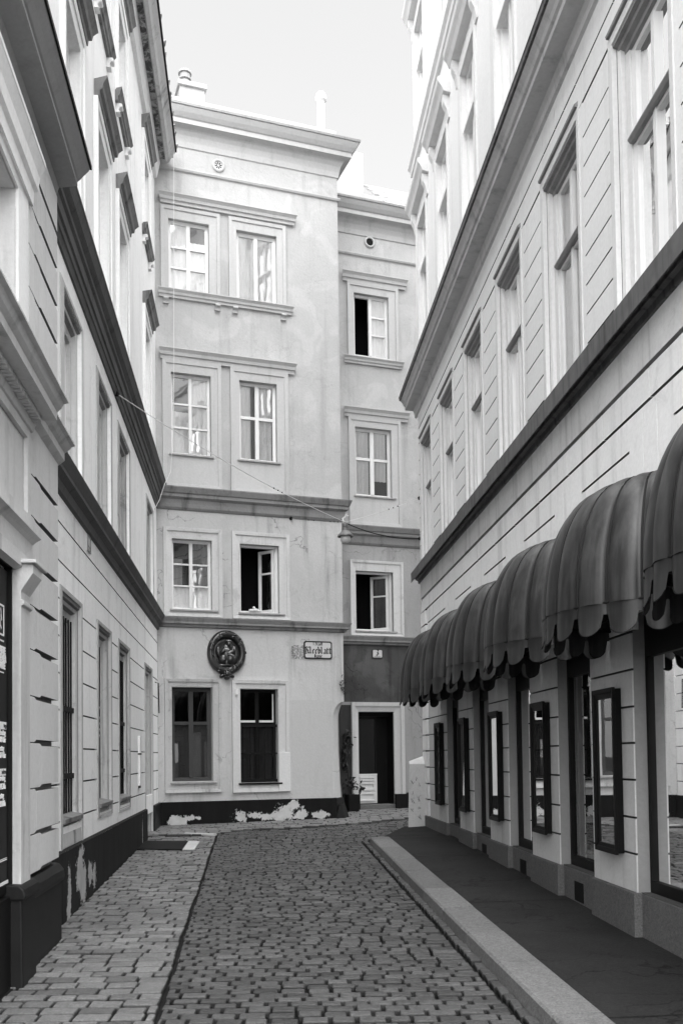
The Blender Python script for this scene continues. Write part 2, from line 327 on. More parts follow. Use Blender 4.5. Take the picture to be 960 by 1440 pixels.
# ------------------------------------------------------------------ ground
def gz(y): return G*y
g = MB()
ys = [-400, -12, 3, 25, 400]; zz = [gz(-12)-.045, gz(-12)-.045, gz(3)-.045, gz(25)-.045, gz(25)-.045]
for i in range(4):
    g.quad((-400, ys[i], zz[i]), (400, ys[i], zz[i]), (400, ys[i+1], zz[i+1]), (-400, ys[i+1], zz[i+1]))
tag(g.build('ground', BED), kind='structure')
def xL(l, y): a = aL; return (l*math.cos(a)**0-0)/math.cos(a)+0 if False else l/math.cos(a)+y*math.tan(a)     # x on a line at lateral l, depth y
def xR(l, y): return l/math.cos(aR)+y*math.tan(aR)
def pave(name, mat, y0, y1, left, right, sw, sd, gx=.014, gy=.009, zoff=0.0, jit=.13, vary=.2, end=None):
    mb = MB(); tone = []; y = y0; r = 0
    while y < y1:
        d = sd*(1+random.uniform(-.12, .12)); yc = y+d/2; x = left(yc)+random.uniform(0, .008); xe = right(yc); first = True; half = (.28 if r % 2 else .78)+random.uniform(-.12, .2)
        while x < xe-.05:
            wd_ = sw*(1+random.uniform(-jit, jit)); 
            if first: wd_ *= half; first = False
            if x+wd_ > xe-.06: wd_ = xe-x
            g2 = gx*random.uniform(.5, 1.7)
            if end is None or end(x+wd_/2, yc):
                xa, xb, ya, yb = x+g2*.5, x+wd_-g2*.5, y+gy*random.uniform(.3, .75), y+d-gy*random.uniform(.3, .75)
                h = random.gauss(0, .0035)+zoff; tx, ty = random.uniform(-.02, .02), random.uniform(-.03, .03)
                b = .006; cx, cy = (xa+xb)/2, (ya+yb)/2; sk = random.uniform(-.004, .004); rc = random.uniform(0, .008)
                wv = .010*math.sin(x*2.3+r*.7)+.006*math.sin(x*7+r); ya += wv; yb += wv; cy += wv
                def ring(ins, dz):
                    k = min(.002+ins*.6+rc*.7, (xb-xa)*.2, (yb-ya)*.2)
                    q = [(xa+ins+k, ya+ins), (xb-ins-k, ya+ins+sk), (xb-ins, ya+ins+k), (xb-ins, yb-ins-k), (xb-ins-k, yb-ins+sk), (xa+ins+k, yb-ins), (xa+ins, yb-ins-k), (xa+ins, ya+ins+k)]
                    return [Vector((px, py, gz(py)+h+dz+tx*(px-cx)+ty*(py-cy))) for px, py in q]
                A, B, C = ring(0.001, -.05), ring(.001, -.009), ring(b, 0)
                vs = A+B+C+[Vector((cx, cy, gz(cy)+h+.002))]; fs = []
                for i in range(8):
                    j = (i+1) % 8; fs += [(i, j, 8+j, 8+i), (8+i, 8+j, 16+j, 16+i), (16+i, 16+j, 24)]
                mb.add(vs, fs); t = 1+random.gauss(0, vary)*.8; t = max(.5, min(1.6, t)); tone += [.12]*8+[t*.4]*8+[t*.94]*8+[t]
            x += wd_
        y += d; r += 1
    mb.at = {'tone': tone}
    o = mb.build(name, mat); tag(o, kind='structure'); return o
def lineY(x):   # far gutter line (front edge of the raised paving round the end house)
    pts = [(-4, 15.6), (-1.84, 15.8), (-1.44, 16.58), (-.71, 16.74), (.29, 17.27), (1.59, 18.42), (6, 22.3)]
    for (a, b), (c, d) in zip(pts, pts[1:]):
        if a <= x <= c: return b+(d-b)*(x-a)/(c-a)
    return 99
gl_, gr_ = -.545, 1.385
pave('road', COBBLE, 2.6, 19.5, lambda y: xL(gl_, y)+.004*math.sin(y*1.3)+.004*math.sin(y*4.7) if y < 15.9 else -3.2, lambda y: xR(gr_, y) if y < 14.6 else (xR(gr_, 14.6)+(y-14.6)*.55 if y < 16.6 else 4.5), .158, .104, gx=.016, gy=.019, vary=.27, end=lambda x, y: y < lineY(x)-.05)
pave('gutter', COBBLE, 2.6, 14.6, lambda y: xR(gr_+.02, y), lambda y: xR(1.493, y), .13, .16, vary=.14, jit=.02)
pave('pavement', COBBLE_L, 2.6, 15.6, lambda y: xL(-1.66, y), lambda y: xL(gl_-.010, y)+.004*math.sin(y*1.3)+.005*math.sin(y*3.9), .205, .138, gx=.012, gy=.022, vary=.2)
pave('forecourt', COBBLE_L, 15.5, 23.5, lambda y: -3.4, lambda y: 5.0, .21, .15, zoff=.025, vary=.12, end=lambda x, y: y > lineY(x)+.04)
sw_ = MB(); Ys = [2.6, 4, 6, 8, 10, 12, 13.4, 14.2]
for a, b in zip(Ys, Ys[1:]):
    sw_.quad((xR(1.765, a), a, gz(a)+.098), (xR(2.9, a), a, gz(a)+.112), (xR(2.9, b), b, gz(b)+.112), (xR(1.765, b), b, gz(b)+.098))
E1 = [(xR(1.765, 14.2), 14.2, gz(14.2)+.098), (xR(2.9, 14.2), 14.2, gz(14.2)+.112), (xR(2.9, 16.9), 16.9, gz(16.9)+.06), (xR(2.3, 16.6), 16.6, gz(16.6)+.03), (xR(1.95, 15.5), 15.5, gz(15.5)+.03), (xR(1.72, 14.75), 14.75, gz(14.75)+.05)]
sw_.add(E1, [tuple(range(6))])
S2 = [(x, y, z-.2) for x, y, z in E1[2:]]
sw_.add(E1[2:]+S2, [(0, 1, 5, 4), (1, 2, 6, 5), (2, 3, 7, 6)])
sw_.cur = 1
for yj in (5.1, 8.62, 11.9):
    sw_.quad((xR(1.765, yj), yj, gz(yj)+.1015), (xR(2.66, yj+.05), yj+.05, gz(yj)+.1125), (xR(2.66, yj+.05), yj+.068, gz(yj)+.1130), (xR(1.765, yj), yj+.018, gz(yj)+.102))
tag(sw_.build('sidewalk', [ASPHALT, BED]), kind='structure')
kb = MB(); tone = []; y = 2.6
while y < 14.1:
    ln = random.uniform(.95, 1.35); e = min(y+ln, 14.3); a = y+.007; b = e-.007; dz = random.uniform(-.003, .003)
    pr = [(1.485, -.06), (1.490, .085), (1.505, .100), (1.762, .104), (1.762, -.06)]
    n = len(pr); vs = [(xR(l, a), a, gz(a)+h+dz) for l, h in pr]+[(xR(l, b), b, gz(b)+h+dz) for l, h in pr]
    kb.add(vs, [(i, (i+1) % n, n+(i+1) % n, n+i) for i in range(n)]+[tuple(range(n))[::-1], tuple(range(n, 2*n))]); tone += [random.uniform(.78, 1.15)]*(2*n); y = e
# rounded nose where the kerb sinks into the paving
pr = [(1.485, .100, 14.304), (1.762, .104, 14.304), (1.74, .055, 14.80), (1.62, .05, 14.82), (1.52, .07, 14.6)]
vs = [(xR(l, yy), yy, gz(yy)+h) for l, h, yy in pr]+[(xR(l, yy), yy, gz(yy)-.06) for l, h, yy in pr]
kb.add(vs, [tuple(range(5)), tuple(range(5, 10))[::-1]]+[(i, (i+1) % 5, 5+(i+1) % 5, 5+i) for i in range(5)]); tone += [1.0]*10
kb.at = {'tone': tone}
tag(kb.build('kerb', KERB), kind='structure')

# ------------------------------------------------------------------ shared building parts
def wavy(mb, w, u0, u1, z0, z1, o, amp=.018, per=.09, topn=None):
    n = max(8, int((u1-u0)/per*6)); ph = random.uniform(0, 6)
    c0 = len(mb.v); vs = []; fs = []
    for i in range(n+1):
        u = u0+(u1-u0)*i/n; d = amp*math.sin(2*math.pi*(u-u0)/per+ph+math.sin(u*7)*1.2)
        vs += [w.P(u, z0, o+d), w.P(u, z1, o+d*.5)]
    for i in range(n): fs.append((2*i, 2*i+2, 2*i+3, 2*i+1))
    mb.add(vs, fs)
def window(house, w, u0, u1, z0, z1, rev=.12, cols=2, rows=(.5,), wood=None, bar=.032, fr=.05, pane=None, midw=.06, curtain=None, cm=None, midz=None, sash_open=None, base=0.0):
    """glazed timber window set back rev from the wall face (base = wall offset)"""
    wood = wood or WHITE_WOOD; pane = pane or GLASS; o = base-rev; mb = MB()
    mb.frame(w, u0, u1, z0, z1, u0+fr, u1-fr, z0+fr, z1-fr, o-.05, o+.012, o-.0)
    iu0, iu1, iz0, iz1 = u0+fr, u1-fr, z0+fr, z1-fr; pn = MB()
    cw = (iu1-iu0)/cols
    lo, hi = iu0, iu1
    if sash_open == 'left': lo = iu0+cw
    for c in range(1, cols): mb.box(w, iu0+c*cw-midw/2, iu0+c*cw+midw/2, iz0, iz1, o-.04, o+.016)
    for r in rows:
        z = iz0+(iz1-iz0)*r; t = bar*(1.9 if midz is not None and abs(r-midz) < .01 else 1.0)
        for c in range(cols):
            if sash_open == 'left' and c == 0: continue
            mb.box(w, iu0+c*cw+(midw/2 if c else -.006), iu0+(c+1)*cw-(midw/2 if c < cols-1 else -.006), z-t/2, z+t/2, o-.035, o+.006)
    W = mb.build('window', wood, house, bevel=.003)
    pn.quad(w.P(lo, iz0, o-.02), w.P(hi, iz0, o-.02), w.P(hi, iz1, o-.02), w.P(lo, iz1, o-.02)); pn.build('pane', pane, W)
    if curtain:
        cb = MB()
        for a, b, c, d in curtain: wavy(cb, w, u0+(u1-u0)*a, u0+(u1-u0)*b, z0+(z1-z0)*c, z0+(z1-z0)*d, o-.045, .012)
        cb.build('curtain', cm or CURT, W, smooth=True)
    return W
def surround(house, w, U0, U1, Z0, Z1, u0, u1, z0, z1, mat, o=.03, step=.022, base=0.0):
    mb = MB(); t = (u0-U0)
    mb.frame(w, U0, U1, Z0, Z1, U0+t*.42, U1-t*.42, Z0+min(t, max(z0-Z0, .02))*.42, Z1-t*.42, base-.004, base+o+step, base+o+step*.7)
    mb.frame(w, U0+t*.42, U1-t*.42, Z0+min(t, max(z0-Z0, .02))*.42, Z1-t*.42, u0, u1, z0, z1, base-.005, base+o, base+o*.75)
    return mb.build('surround', mat, house, bevel=.003)
def hoodprof(z0, z1, o): h = z1-z0; return [(-.004, z0), (o*.38, z0), (o*.42, z0+h*.28), (o*.62, z0+h*.34), (o*.7, z0+h*.6), (o*.95, z0+h*.82), (o, z0+h*.84), (o, z0+h*.93), (-.004, z1)]
def hood(house, w, u0, u1, z0, z1, o, mat, base=0.0, name='hood'):
    mb = MB(); pr = [(a+base, b) for a, b in hoodprof(z0, z1, o)]; mb.prism(w, pr, u0+o*.5, u1-o*.5, -.5, .5)
    return mb.build(name, mat, house)
def bracket(mb, w, u, ztop, h=.11, wd=.085, d=.075, base=0.0):
    pr = [(base, ztop), (base+d, ztop), (base+d, ztop-h*.35), (base+d*.55, ztop-h*.6), (base+d*.5, ztop-h), (base, ztop-h)]
    mb.prism(w, pr, u-wd/2, u+wd/2); mb.tube([w.P(u-wd/2-.006, ztop-h*.28, base+d*.9), w.P(u+wd/2+.006, ztop-h*.28, base+d*.9)], h*.2, 8)
    mb.prism(w, [(base, ztop-h), (base+d*.7, ztop-h), (base+d*.7, ztop-h-.012), (base, ztop-h-.012)], u-wd/2-.008, u+wd/2+.008)
def blocks(mb, w, lst, o0, o1, gap=.009):
    for u0, u1, z0, z1 in lst: mb.block(w, u0+(gap if u0 > -90 else 0), u1-gap, z0+gap, z1-gap, o0, o1)
def body(house, w, u0, u1, z1, depth, back=.8, o=0.0, roofmat=None, roofrise=2.0, eave=.0, capm=None):
    """ends, dark rooms behind the windows, back wall and pitched roof"""
    m = MB(); m.box(w, u0, u1, -.4, z1, o-depth, o-back); r = m.build('interior', ROOM, house)
    c = MB()
    for u in (u0, u1): c.quad(w.P(u, -.4, o), w.P(u, z1, o), w.P(u, z1, o-depth), w.P(u, -.4, o-depth))
    c.quad(w.P(u0, -.4, o-depth-.004), w.P(u1, -.4, o-depth-.004), w.P(u1, z1, o-depth-.004), w.P(u0, z1, o-depth-.004))
    c.build('wall', capm or PL_B, house)
    rf = MB(); rf.prism(w, [(o+eave, z1+.005), (o-depth*.5, z1+roofrise), (o-depth-.2, z1+.005)], u0, u1); rf.build('roof', roofmat or ROOFT, house)

# ------------------------------------------------------------------ end house (main block F, recessed wing F2)
EH = thing('house', F.P(1.8, 0, 0), 'tall pale plaster house closing the alley, with a recessed wing at its right', 'house')
zw = [(.27, 1.02), (1.55, 2.31)]
holesF = [(.255, 1.01, 1.17, 2.905, .14), (1.535, 2.27, 1.13, 2.885, .14)]
holes1 = [(.275, 1.02, 4.335, 5.64, .11), (1.555, 2.32, 4.32, 5.62, .11)]
holes2 = [(.28, 1.025, 7.22, 8.74, .10), (1.575, 2.31, 7.225, 8.74, .10)]
holes3 = [(.25, 1.015, 10.29, 11.64, .08), (1.545, 2.34, 10.29, 11.63, .08)]
def cham(z):
    if z < 2.33: return .23
    if z > 2.66: return 0.0
    return .23*math.sqrt(max(0, 1-((z-2.33)/.33)**2))
MAXU = 3.38
for (z0, z1, hs, mt) in ((-.3, 4.06, holesF, PL_F_LOW), (4.06, 6.3, holes1, PL_F_MID), (6.3, 14.0, holes2+holes3, PL_F_UP)):
    m = MB(); m.sheet(F, 0, MAXU, z0, z1, hs)
    zs = [z0]+[z for z in [1.0, 1.7, 2.2, 2.33, 2.42, 2.5, 2.56, 2.6, 2.63, 2.65, 2.66] if z0 < z < z1]+[z1]
    for a, b in zip(zs, zs[1:]):       # right strip with the chamfered, round-stopped corner
        ca, cb = cham(a+1e-4), cham(b-1e-4); fl = lambda z: max(0, (1.7-z)*.045)
        A0, A1 = F.P(MAXU, a), F.P(MAXU, b); B0, B1 = F.P(3.61-ca+fl(a), a), F.P(3.61-cb+fl(b), b)
        m.quad(A0, B0, B1, A1)
        C0, C1 = F.P(3.61+fl(a), a, -ca*1.3), F.P(3.61+fl(b), b, -cb*1.3); m.quad(B0, C0, C1, B1)
        D0, D1 = F.P(3.61, a, -1.8), F.P(3.61, b, -1.8); m.quad(C0, D0, D1, C1)
    m.build('wall', mt, EH)
# wing
d0 = 4.6; d1 = 5.43
w1h = (4.59, 5.467, 4.31, 5.61, .11); w2h = (4.62, 5.475, 7.26, 8.765, .10); w3h = (4.633, 5.455, 10.35, 11.735, .09)
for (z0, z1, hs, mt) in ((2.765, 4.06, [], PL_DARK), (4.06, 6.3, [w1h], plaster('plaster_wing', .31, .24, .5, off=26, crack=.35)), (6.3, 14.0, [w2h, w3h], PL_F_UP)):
    m = MB(); m.sheet(F2, 3.55, 9.5, z0, z1, hs); m.build('wall', mt, EH)
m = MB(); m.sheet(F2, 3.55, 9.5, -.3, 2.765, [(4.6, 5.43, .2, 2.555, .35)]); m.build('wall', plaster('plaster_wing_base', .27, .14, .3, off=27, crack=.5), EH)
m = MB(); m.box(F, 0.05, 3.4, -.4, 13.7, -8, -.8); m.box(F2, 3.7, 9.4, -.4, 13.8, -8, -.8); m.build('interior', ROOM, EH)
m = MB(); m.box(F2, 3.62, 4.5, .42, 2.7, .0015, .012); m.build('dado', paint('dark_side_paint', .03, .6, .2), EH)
def path_cornice(prof, ends, name, mat, inset=0.0):
    """moulding that runs along F, round the corner, down the return and along the wing"""
    m = MB(); m.prism(F, prof, ends[0], 3.61, 0, 1.0)
    m.prism(FS, prof, 0, 1.8, -1.0, -1.0); m.prism(F2, prof, 3.61, ends[1], 1.0, 0)
    return m.build(name, mat, EH)
led1 = [(-.004, 4.0), (.05, 4.01), (.06, 4.045), (.105, 4.065), (.105, 4.10), (.135, 4.165), (.135, 4.18), (-.004, 4.2)]
path_cornice(led1, (0.0, 9.4), 'ledge', LEDGE)
led2 = [(-.004, 6.17), (.02, 6.18), (.045, 6.22), (.05, 6.29), (.06, 6.36), (.11, 6.40), (.11, 6.455), (.13, 6.47), (.165, 6.56), (.165, 6.58), (-.004, 6.63)]
path_cornice(led2, (0.0, 9.4), 'ledge', LEDGE)
strip = [(-.004, 12.56), (.03, 12.57), (.045, 12.60), (.045, 12.62), (-.004, 12.645)]
path_cornice(strip, (0.0, 9.4), 'string_course', TRIM_UP)
cor = [(-.004, 13.02), (.02, 13.04), (.035, 13.14), (.06, 13.24), (.095, 13.31), (.12, 13.335), (.225, 13.365), (.228, 13.45), (.25, 13.465), (.30, 13.53), (.34, 13.60), (.345, 13.635), (-.3, 13.78)]
path_cornice(cor, (0.0, 9.4), 'cornice', TRIM_UP)
gt = [(.30, 13.64), (.365, 13.625), (.372, 13.665), (.30, 13.69)]
path_cornice(gt, (0.15, 9.4), 'gutter', ZINC)
# mouldings, hoods, sills
def win_set(w, U0, U1, u0, u1, tops):
    pass
surround(EH, F, .12, 1.175, .97, 3.055, .255, 1.01, 1.17, 2.905, TRIM_DIRTY, .035, .03)
surround(EH, F, 1.375, 2.482, .95, 3.05, 1.535, 2.27, 1.13, 2.885, TRIM_LOW, .035, .03)
m = MB(); m.box(F, 2.262, 2.487, .955, 1.69, .0, .068); m.build('patch', PATCH, EH, bevel=.004)
m = MB(); m.box(F, 1.43, 1.475, 2.77, 2.88, .02, .09); m.build('junction_box', WHITE_WOOD, EH, bevel=.004)
for a, b in ((.115, 1.21), (1.40, 2.53)): surround(EH, F, a, b, 4.20, 5.845, (.275, 1.555)[a > 1], (1.02, 2.32)[a > 1], (4.335, 4.32)[a > 1], (5.64, 5.62)[a > 1], TRIM_LOW, .03, .028)
for i, (U0, U1, u0, u1) in enumerate(((.115, 1.22, .28, 1.025), (1.395, 2.535, 1.575, 2.31))):
    m = MB(); t = u0-U0
    m.frame(F, U0, U1, 6.60, 8.965, U0+t*.42, U1-t*.42, 6.66, 8.965-t*.42, -.004, .055, .05)
    m.frame(F, U0+t*.42, U1-t*.42, 6.66, 8.965-t*.42, u0, u1, 7.22, 8.74, -.005, .033, .026)
    m.frame(F, U0+t*.42, U1-t*.42, 6.66, 7.2, u0, u1, 6.78, 7.10, -.0055, .0335, .012)
    m.build('surround', TRIM_UP, EH, bevel=.003)
    surround(EH, F, (.10, 1.39)[i], (1.22, 2.52)[i], 10.27, 11.86, (.25, 1.545)[i], (1.015, 2.34)[i], 10.29, 11.635, TRIM_UP, .03, .025)
hood(EH, F, .04, 2.70, 8.965, 9.175, .135, TRIM_UP); hood(EH, F, .05, 2.735, 11.90, 12.09, .135, TRIM_UP); hood(EH, F, .03, 2.66, 10.13, 10.29, .11, TRIM_UP, name='sill')
for u in (.19, 1.165, 1.505, 2.46):
    m = MB(); bracket(m, F, u, 10.13); m.build('bracket', TRIM_UP, EH)
def sill(house, w, u0, u1, z, mat, o=.06, t=.035, base=0.0):
    m = MB(); m.prism(w, [(base-.1, z-t), (base+o, z-t-.01), (base+o, z-.012), (base-.1, z+.004)], u0, u1); return m.build('sill', mat, house, bevel=.004)
for (a, b, z, mt) in ((.22, 1.06, 1.175, ZINC), (1.49, 2.33, 1.135, BLACK_PAINT), (.23, 1.13, 4.345, ZINC), (1.52, 2.42, 4.33, ZINC), (.235, 1.07, 7.225, ZINC), (1.53, 2.37, 7.23, ZINC)):
    sill(EH, F, a, b, z, mt, .065 if z > 2 else .075)
# windows of the main block
W = window(EH, F, .255, 1.01, 1.17, 2.905, .13, 2, (.63,), GREY_WOOD, .06, .075, GLASS_DIM, .085, None)
m = MB(); m.quad(F.P(.3, 1.22, -.17), F.P(.97, 1.22, -.17), F.P(.97, 2.25, -.17), F.P(.3, 2.25, -.17)); m.build('blind', CURT_D, W)
W = window(EH, F, 1.535, 2.27, 1.13, 2.885, .16, 2, (.63,), IRON, .05, .05, GLASS_DIM, .07, None)
m = MB(); m.quad(F.P(1.58, 1.17, -.22), F.P(2.22, 1.17, -.22), F.P(2.22, 2.2, -.22), F.P(1.58, 2.2, -.22)); m.build('blind', CURT_D, W)
m = MB(); m.box(F, 1.58, 1.86, 2.26, 2.30, -.155, -.12); m.box(F, 1.94, 2.22, 2.26, 2.30, -.155, -.12); m.box(F, 1.885, 1.925, 2.3, 2.8, -.165, -.15); m.box(F, 2.205, 2.225, 2.3, 2.8, -.16, -.14); m.build('glazing_bar', WHITE_WOOD, W)
m = MB()
for u in (1.60, 1.74, 1.88, 2.02, 2.16): m.tube([F.P(u, 1.13, -.06), F.P(u, 2.20, -.06)], .009, 6)
m.box(F, 1.535, 2.27, 2.17, 2.22, -.075, -.05); m.box(F, 1.535, 2.27, 1.66, 1.685, -.07, -.055); m.box(F, 1.535, 2.27, 1.13, 1.19, -.075, -.05); m.build('grille', IRON, EH)
window(EH, F, .275, 1.02, 4.335, 5.64, .10, 2, (.333, .667), None, .03, .05, GLASS, .06, [(.03, .97, .02, .34)])
m = MB(); wavy(m, F, .62, .98, 4.78, 5.6, -.175); wavy(m, F, .3, .5, 4.78, 5.3, -.175); m.build('drape', CURT_D, EH, smooth=True)
def open_sash(house, w, u0, u1, z0, z1, hinge, ang, rev, rows=(.62,), base=0.0):
    """outer frame plus one casement swung inwards"""
    o = base-rev; mb = MB(); mb.frame(w, u0, u1, z0, z1, u0+.04, u1-.055, z0+.045, z1-.045, o-.05, o+.012); Wn = mb.build('window', WHITE_WOOD, house, bevel=.003)
    hu = u1-.06 if hinge == 'right' else u0+.06; wd_ = (u1-u0)*.47; dv = (-math.cos(ang) if hinge == 'right' else math.cos(ang)); dn = -math.sin(ang)
    p = w.P(hu, 0, o-.03); S = Wall((p.x, p.y), w.d*dv+w.n*dn, w.n*abs(dv)+w.d*(dn if hinge == 'right' else -dn))
    s = MB(); s.frame(S, 0, wd_, z0+.05, z1-.05, .055, wd_-.055, z0+.105, z1-.105, -.022, .022)
    for r in rows: s.box(S, .055, wd_-.055, z0+(z1-z0)*r-.016, z0+(z1-z0)*r+.016, -.015, .015)
    c = s.build('casement', WHITE_WOOD, Wn, bevel=.003)
    g_ = MB(); g_.quad(S.P(.05, z0+.1, 0), S.P(wd_-.05, z0+.1, 0), S.P(wd_-.05, z1-.1, 0), S.P(.05, z1-.1, 0)); g_.build('pane', GLASS, Wn)
    return Wn
open_sash(EH, F, 1.555, 2.32, 4.32, 5.62, 'right', math.radians(52), .09)
window(EH, F, .28, 1.025, 7.22, 8.74, .09, 2, (.333, .645), None, .035, .05, GLASS_SKY, .06, [(.02, .47, .0, .55), (.55, 1, 0, 1)])
window(EH, F, 1.575, 2.31, 7.225, 8.74, .09, 2, (.56,), None, .06, .055, GLASS, .075, [(.02, .35, 0, 1), (.5, .9, 0, 1)])
window(EH, F, .25, 1.015, 10.29, 11.64, .07, 2, (.33, .645), None, .04, .06, GLASS_SKY, .07, [(.02, .5, 0, 1), (.55, 1, 0, .75)])
window(EH, F, 1.545, 2.34, 10.29, 11.63, .07, 2, (), None, .035, .065, GLASS_SKY, .07, [(.0, 1, 0, 1)])
# wing windows
for (U0, U1, Z0, Z1, hh, mt) in ((4.455, 5.70, 4.20, 5.84, w1h, TRIM_LOW), (4.46, 5.695, 6.61, 8.97, w2h, TRIM_UP), (4.475, 5.68, 10.31, 11.955, w3h, TRIM_UP)):
    if Z0 == 6.61:
        m = MB(); u0, u1 = hh[:2]; t = u0-U0
        m.frame(F2, U0, U1, Z0, Z1, U0+t*.42, U1-t*.42, 6.68, Z1-t*.42, -.004, .055, .05); m.frame(F2, U0+t*.42, U1-t*.42, 6.68, Z1-t*.42, u0, u1, hh[2], hh[3], -.005, .033, .026)
        m.frame(F2, U0+t*.42, U1-t*.42, 6.68, 7.24, u0, u1, 6.78, 7.13, -.0055, .0335, .012); m.build('surround', mt, EH, bevel=.003)
    else: surround(EH, F2, U0, U1, Z0, Z1, hh[0], hh[1], hh[2], hh[3], mt, .03, .026)
hood(EH, F2, 4.33, 5.90, 8.97, 9.185, .13, TRIM_UP); hood(EH, F2, 4.33, 5.90, 11.955, 12.18, .13, TRIM_UP); hood(EH, F2, 4.36, 5.79, 10.155, 10.31, .11, TRIM_UP, name='sill')
sill(EH, F2, 4.56, 5.54, 4.32, ZINC, .06); sill(EH, F2, 4.58, 5.56, 7.265, ZINC, .06)
open_sash(EH, F2, 4.59, 5.467, 4.31, 5.61, 'right', math.radians(42), .09)
window(EH, F2, 4.62, 5.475, 7.26, 8.765, .09, 2, (.56,), None, .06, .06, GLASS, .09, [(.05, .42, .0, 1), (.55, .9, .25, 1)])
W = window(EH, F2, 4.633, 5.455, 10.35, 11.735, .08, 2, (.37, .68), None, .03, .055, GLASS_SKY, .07, [(.55, 1, 0, 1)], sash_open='left')
# entrance door of the wing
m = MB(); m.frame(F2, 4.44, 5.665, .2, 2.752, 4.52, 5.585, .2, 2.67, -.004, .075, .07); m.frame(F2, 4.52, 5.585, .2, 2.67, 4.6, 5.43, .2, 2.555, -.005, .05, .03)
m.build('door_surround', TRIM_UP, EH, bevel=.004)
m = MB(); m.box(F2, 5.42, 5.4285, .55, 2.55, -.35, -.02); m.box(F2, 4.6, 5.43, .55, 2.7, -.36, -.345); m.build('door_dark_sheet', BLACK_PAINT, EH)  # black sheets added to darken the right jamb and doorway back
m = MB(); m.box(F, 2.545, 3.36, .80, 2.68, -.002, .0025); m.build('repainted_area', plaster('plaster_repainted', .47, .07, .12, off=9, bump=.2), EH)
for a, b in ((4.40, 4.60), (5.43, 5.72)):
    m = MB(); m.box(F2, a, b, .2, .77, -.002, .085); m.build('door_plinth', BLACK_PAINT, EH, bevel=.006)
m = MB(); m.box(F2, 4.6, 5.43, .3, .55, -.35, .05); m.build('doorstep', PLINTH_R, EH, bevel=.008)
D = MB(); D.box(F2, 4.635, 5.115, .57, 1.20, -.25, -.21); D.box(F2, 4.635, 4.665, 1.20, 2.44, -.25, -.21); D.box(F2, 4.635, 5.115, 1.17, 1.21, -.25, -.20)
for (za, zb) in ((.62, .80), (.85, 1.02), (1.06, 1.15)): D.frame(F2, 4.70, 5.045, za, zb, 4.725, 5.02, za+.03, zb-.03, -.212, -.178)
DO = D.build('door', DOORP, EH, bevel=.003)
m = MB(); m.quad(F2.P(4.675, 1.19, -.23), F2.P(5.07, 1.19, -.23), F2.P(5.07, 2.42, -.23), F2.P(4.675, 2.42, -.23)); m.build('pane', GLASS_DIM, DO)
m = MB(); m.tube([F2.P(4.655, 1.52, -.2), F2.P(4.655, 1.52, -.14), F2.P(4.655, 1.40, -.14), F2.P(4.655, 1.40, -.2)], .01); m.build('handle', ZINC, DO)
m = MB(); m.box(F2, 4.605, 5.425, 2.455, 2.55, -.25, -.2); m.box(F2, 4.666, 4.70, 1.21, 2.45, -.25, -.21); m.box(F2, 5.08, 5.115, 1.21, 2.45, -.25, -.21); m.box(F2, 4.70, 5.08, 2.40, 2.45, -.25, -.21); m.build('door_head', BLACK_PAINT, EH)
# plinths (dark paint peeling off in ragged patches)
def wear_plinth(house, w, u0, u1, zb, zt, o, patches, mat, name='plinth', cell=.02, topo=None, slope=False):
    nu = int((u1-u0)/cell); nz = int((zt-zb)/cell); vs = []; at = []
    for j in range(nz+1):
        for i in range(nu+1):
            u = u0+(u1-u0)*i/nu; z = zb+(zt-zb)*j/nz; wv = -.5
            for (pu, pz, ru, rz) in patches:
                dd = math.hypot((u-pu)/ru, (z-pz)/rz); wv = max(wv, 1.0-dd*.55+.28*noise.noise(Vector((u*6, z*6, 3.1)))+.15*noise.noise(Vector((u*17, z*17, 1.1))))
            at.append(wv); vs.append(w.P(u, z, o+.004*noise.noise(Vector((u*2, z*2, 9)))))
    fs = [(j*(nu+1)+i, j*(nu+1)+i+1, (j+1)*(nu+1)+i+1, (j+1)*(nu+1)+i) for j in range(nz) for i in range(nu)]
    m = MB(); m.add(vs, fs); n0 = len(m.v)
    a, b = (nz)*(nu+1), (nz)*(nu+1)+nu
    m.add([m.v[a], m.v[b], w.P(u1, zt+.02, -.005), w.P(u0, zt+.02, -.005)], [(0, 1, 2, 3)]); at += [-.5]*4
    m.add([w.P(u1, zb, o), w.P(u1, zt, o), w.P(u1, zt, -.02), w.P(u1, zb, -.02)], [(0, 1, 2, 3)]); at += [-.5]*4
    m.add([w.P(u0, zb, o), w.P(u0, zt, o), w.P(u0, zt, -.02), w.P(u0, zb, -.02)], [(0, 1, 2, 3)]); at += [-.5]*4
    m.at = {'wear': at}; return m.build(name, mat, house, recalc=False)
wear_plinth(EH, F, .0, 3.43, .2, .79, .02, [(.36, .46, .17, .12), (.55, .50, .10, .06), (.74, .50, .06, .04), (1.50, .50, .14, .10), (1.78, .53, .16, .07), (2.08, .49, .2, .08), (2.36, .55, .2, .16), (2.56, .68, .11, .12), (2.70, .50, .14, .12), (3.12, .50, .16, .08), (3.02, .47, .12, .05)], PLINTH_F)
m = MB(); m.hexa([F.P(3.42, .1, .02), F.P(3.80, .1, -.02), F.P(3.72, .1, -.6), F.P(3.42, .1, -.6), F.P(3.42, .80, .021), F.P(3.645, .80, -.21), F.P(3.64, .80, -.6), F.P(3.42, .80, -.6)])
m.hexa([F.P(3.3, .1, .025), F.P(3.62, .1, .10), F.P(3.78, .1, -.1), F.P(3.6, .1, -.3), F.P(3.48, .66, .015), F.P(3.52, .68, .02), F.P(3.60, .68, -.1), F.P(3.6, .66, -.3)])
m.build('corner_guard', PLINTH_A, EH, bevel=.01)
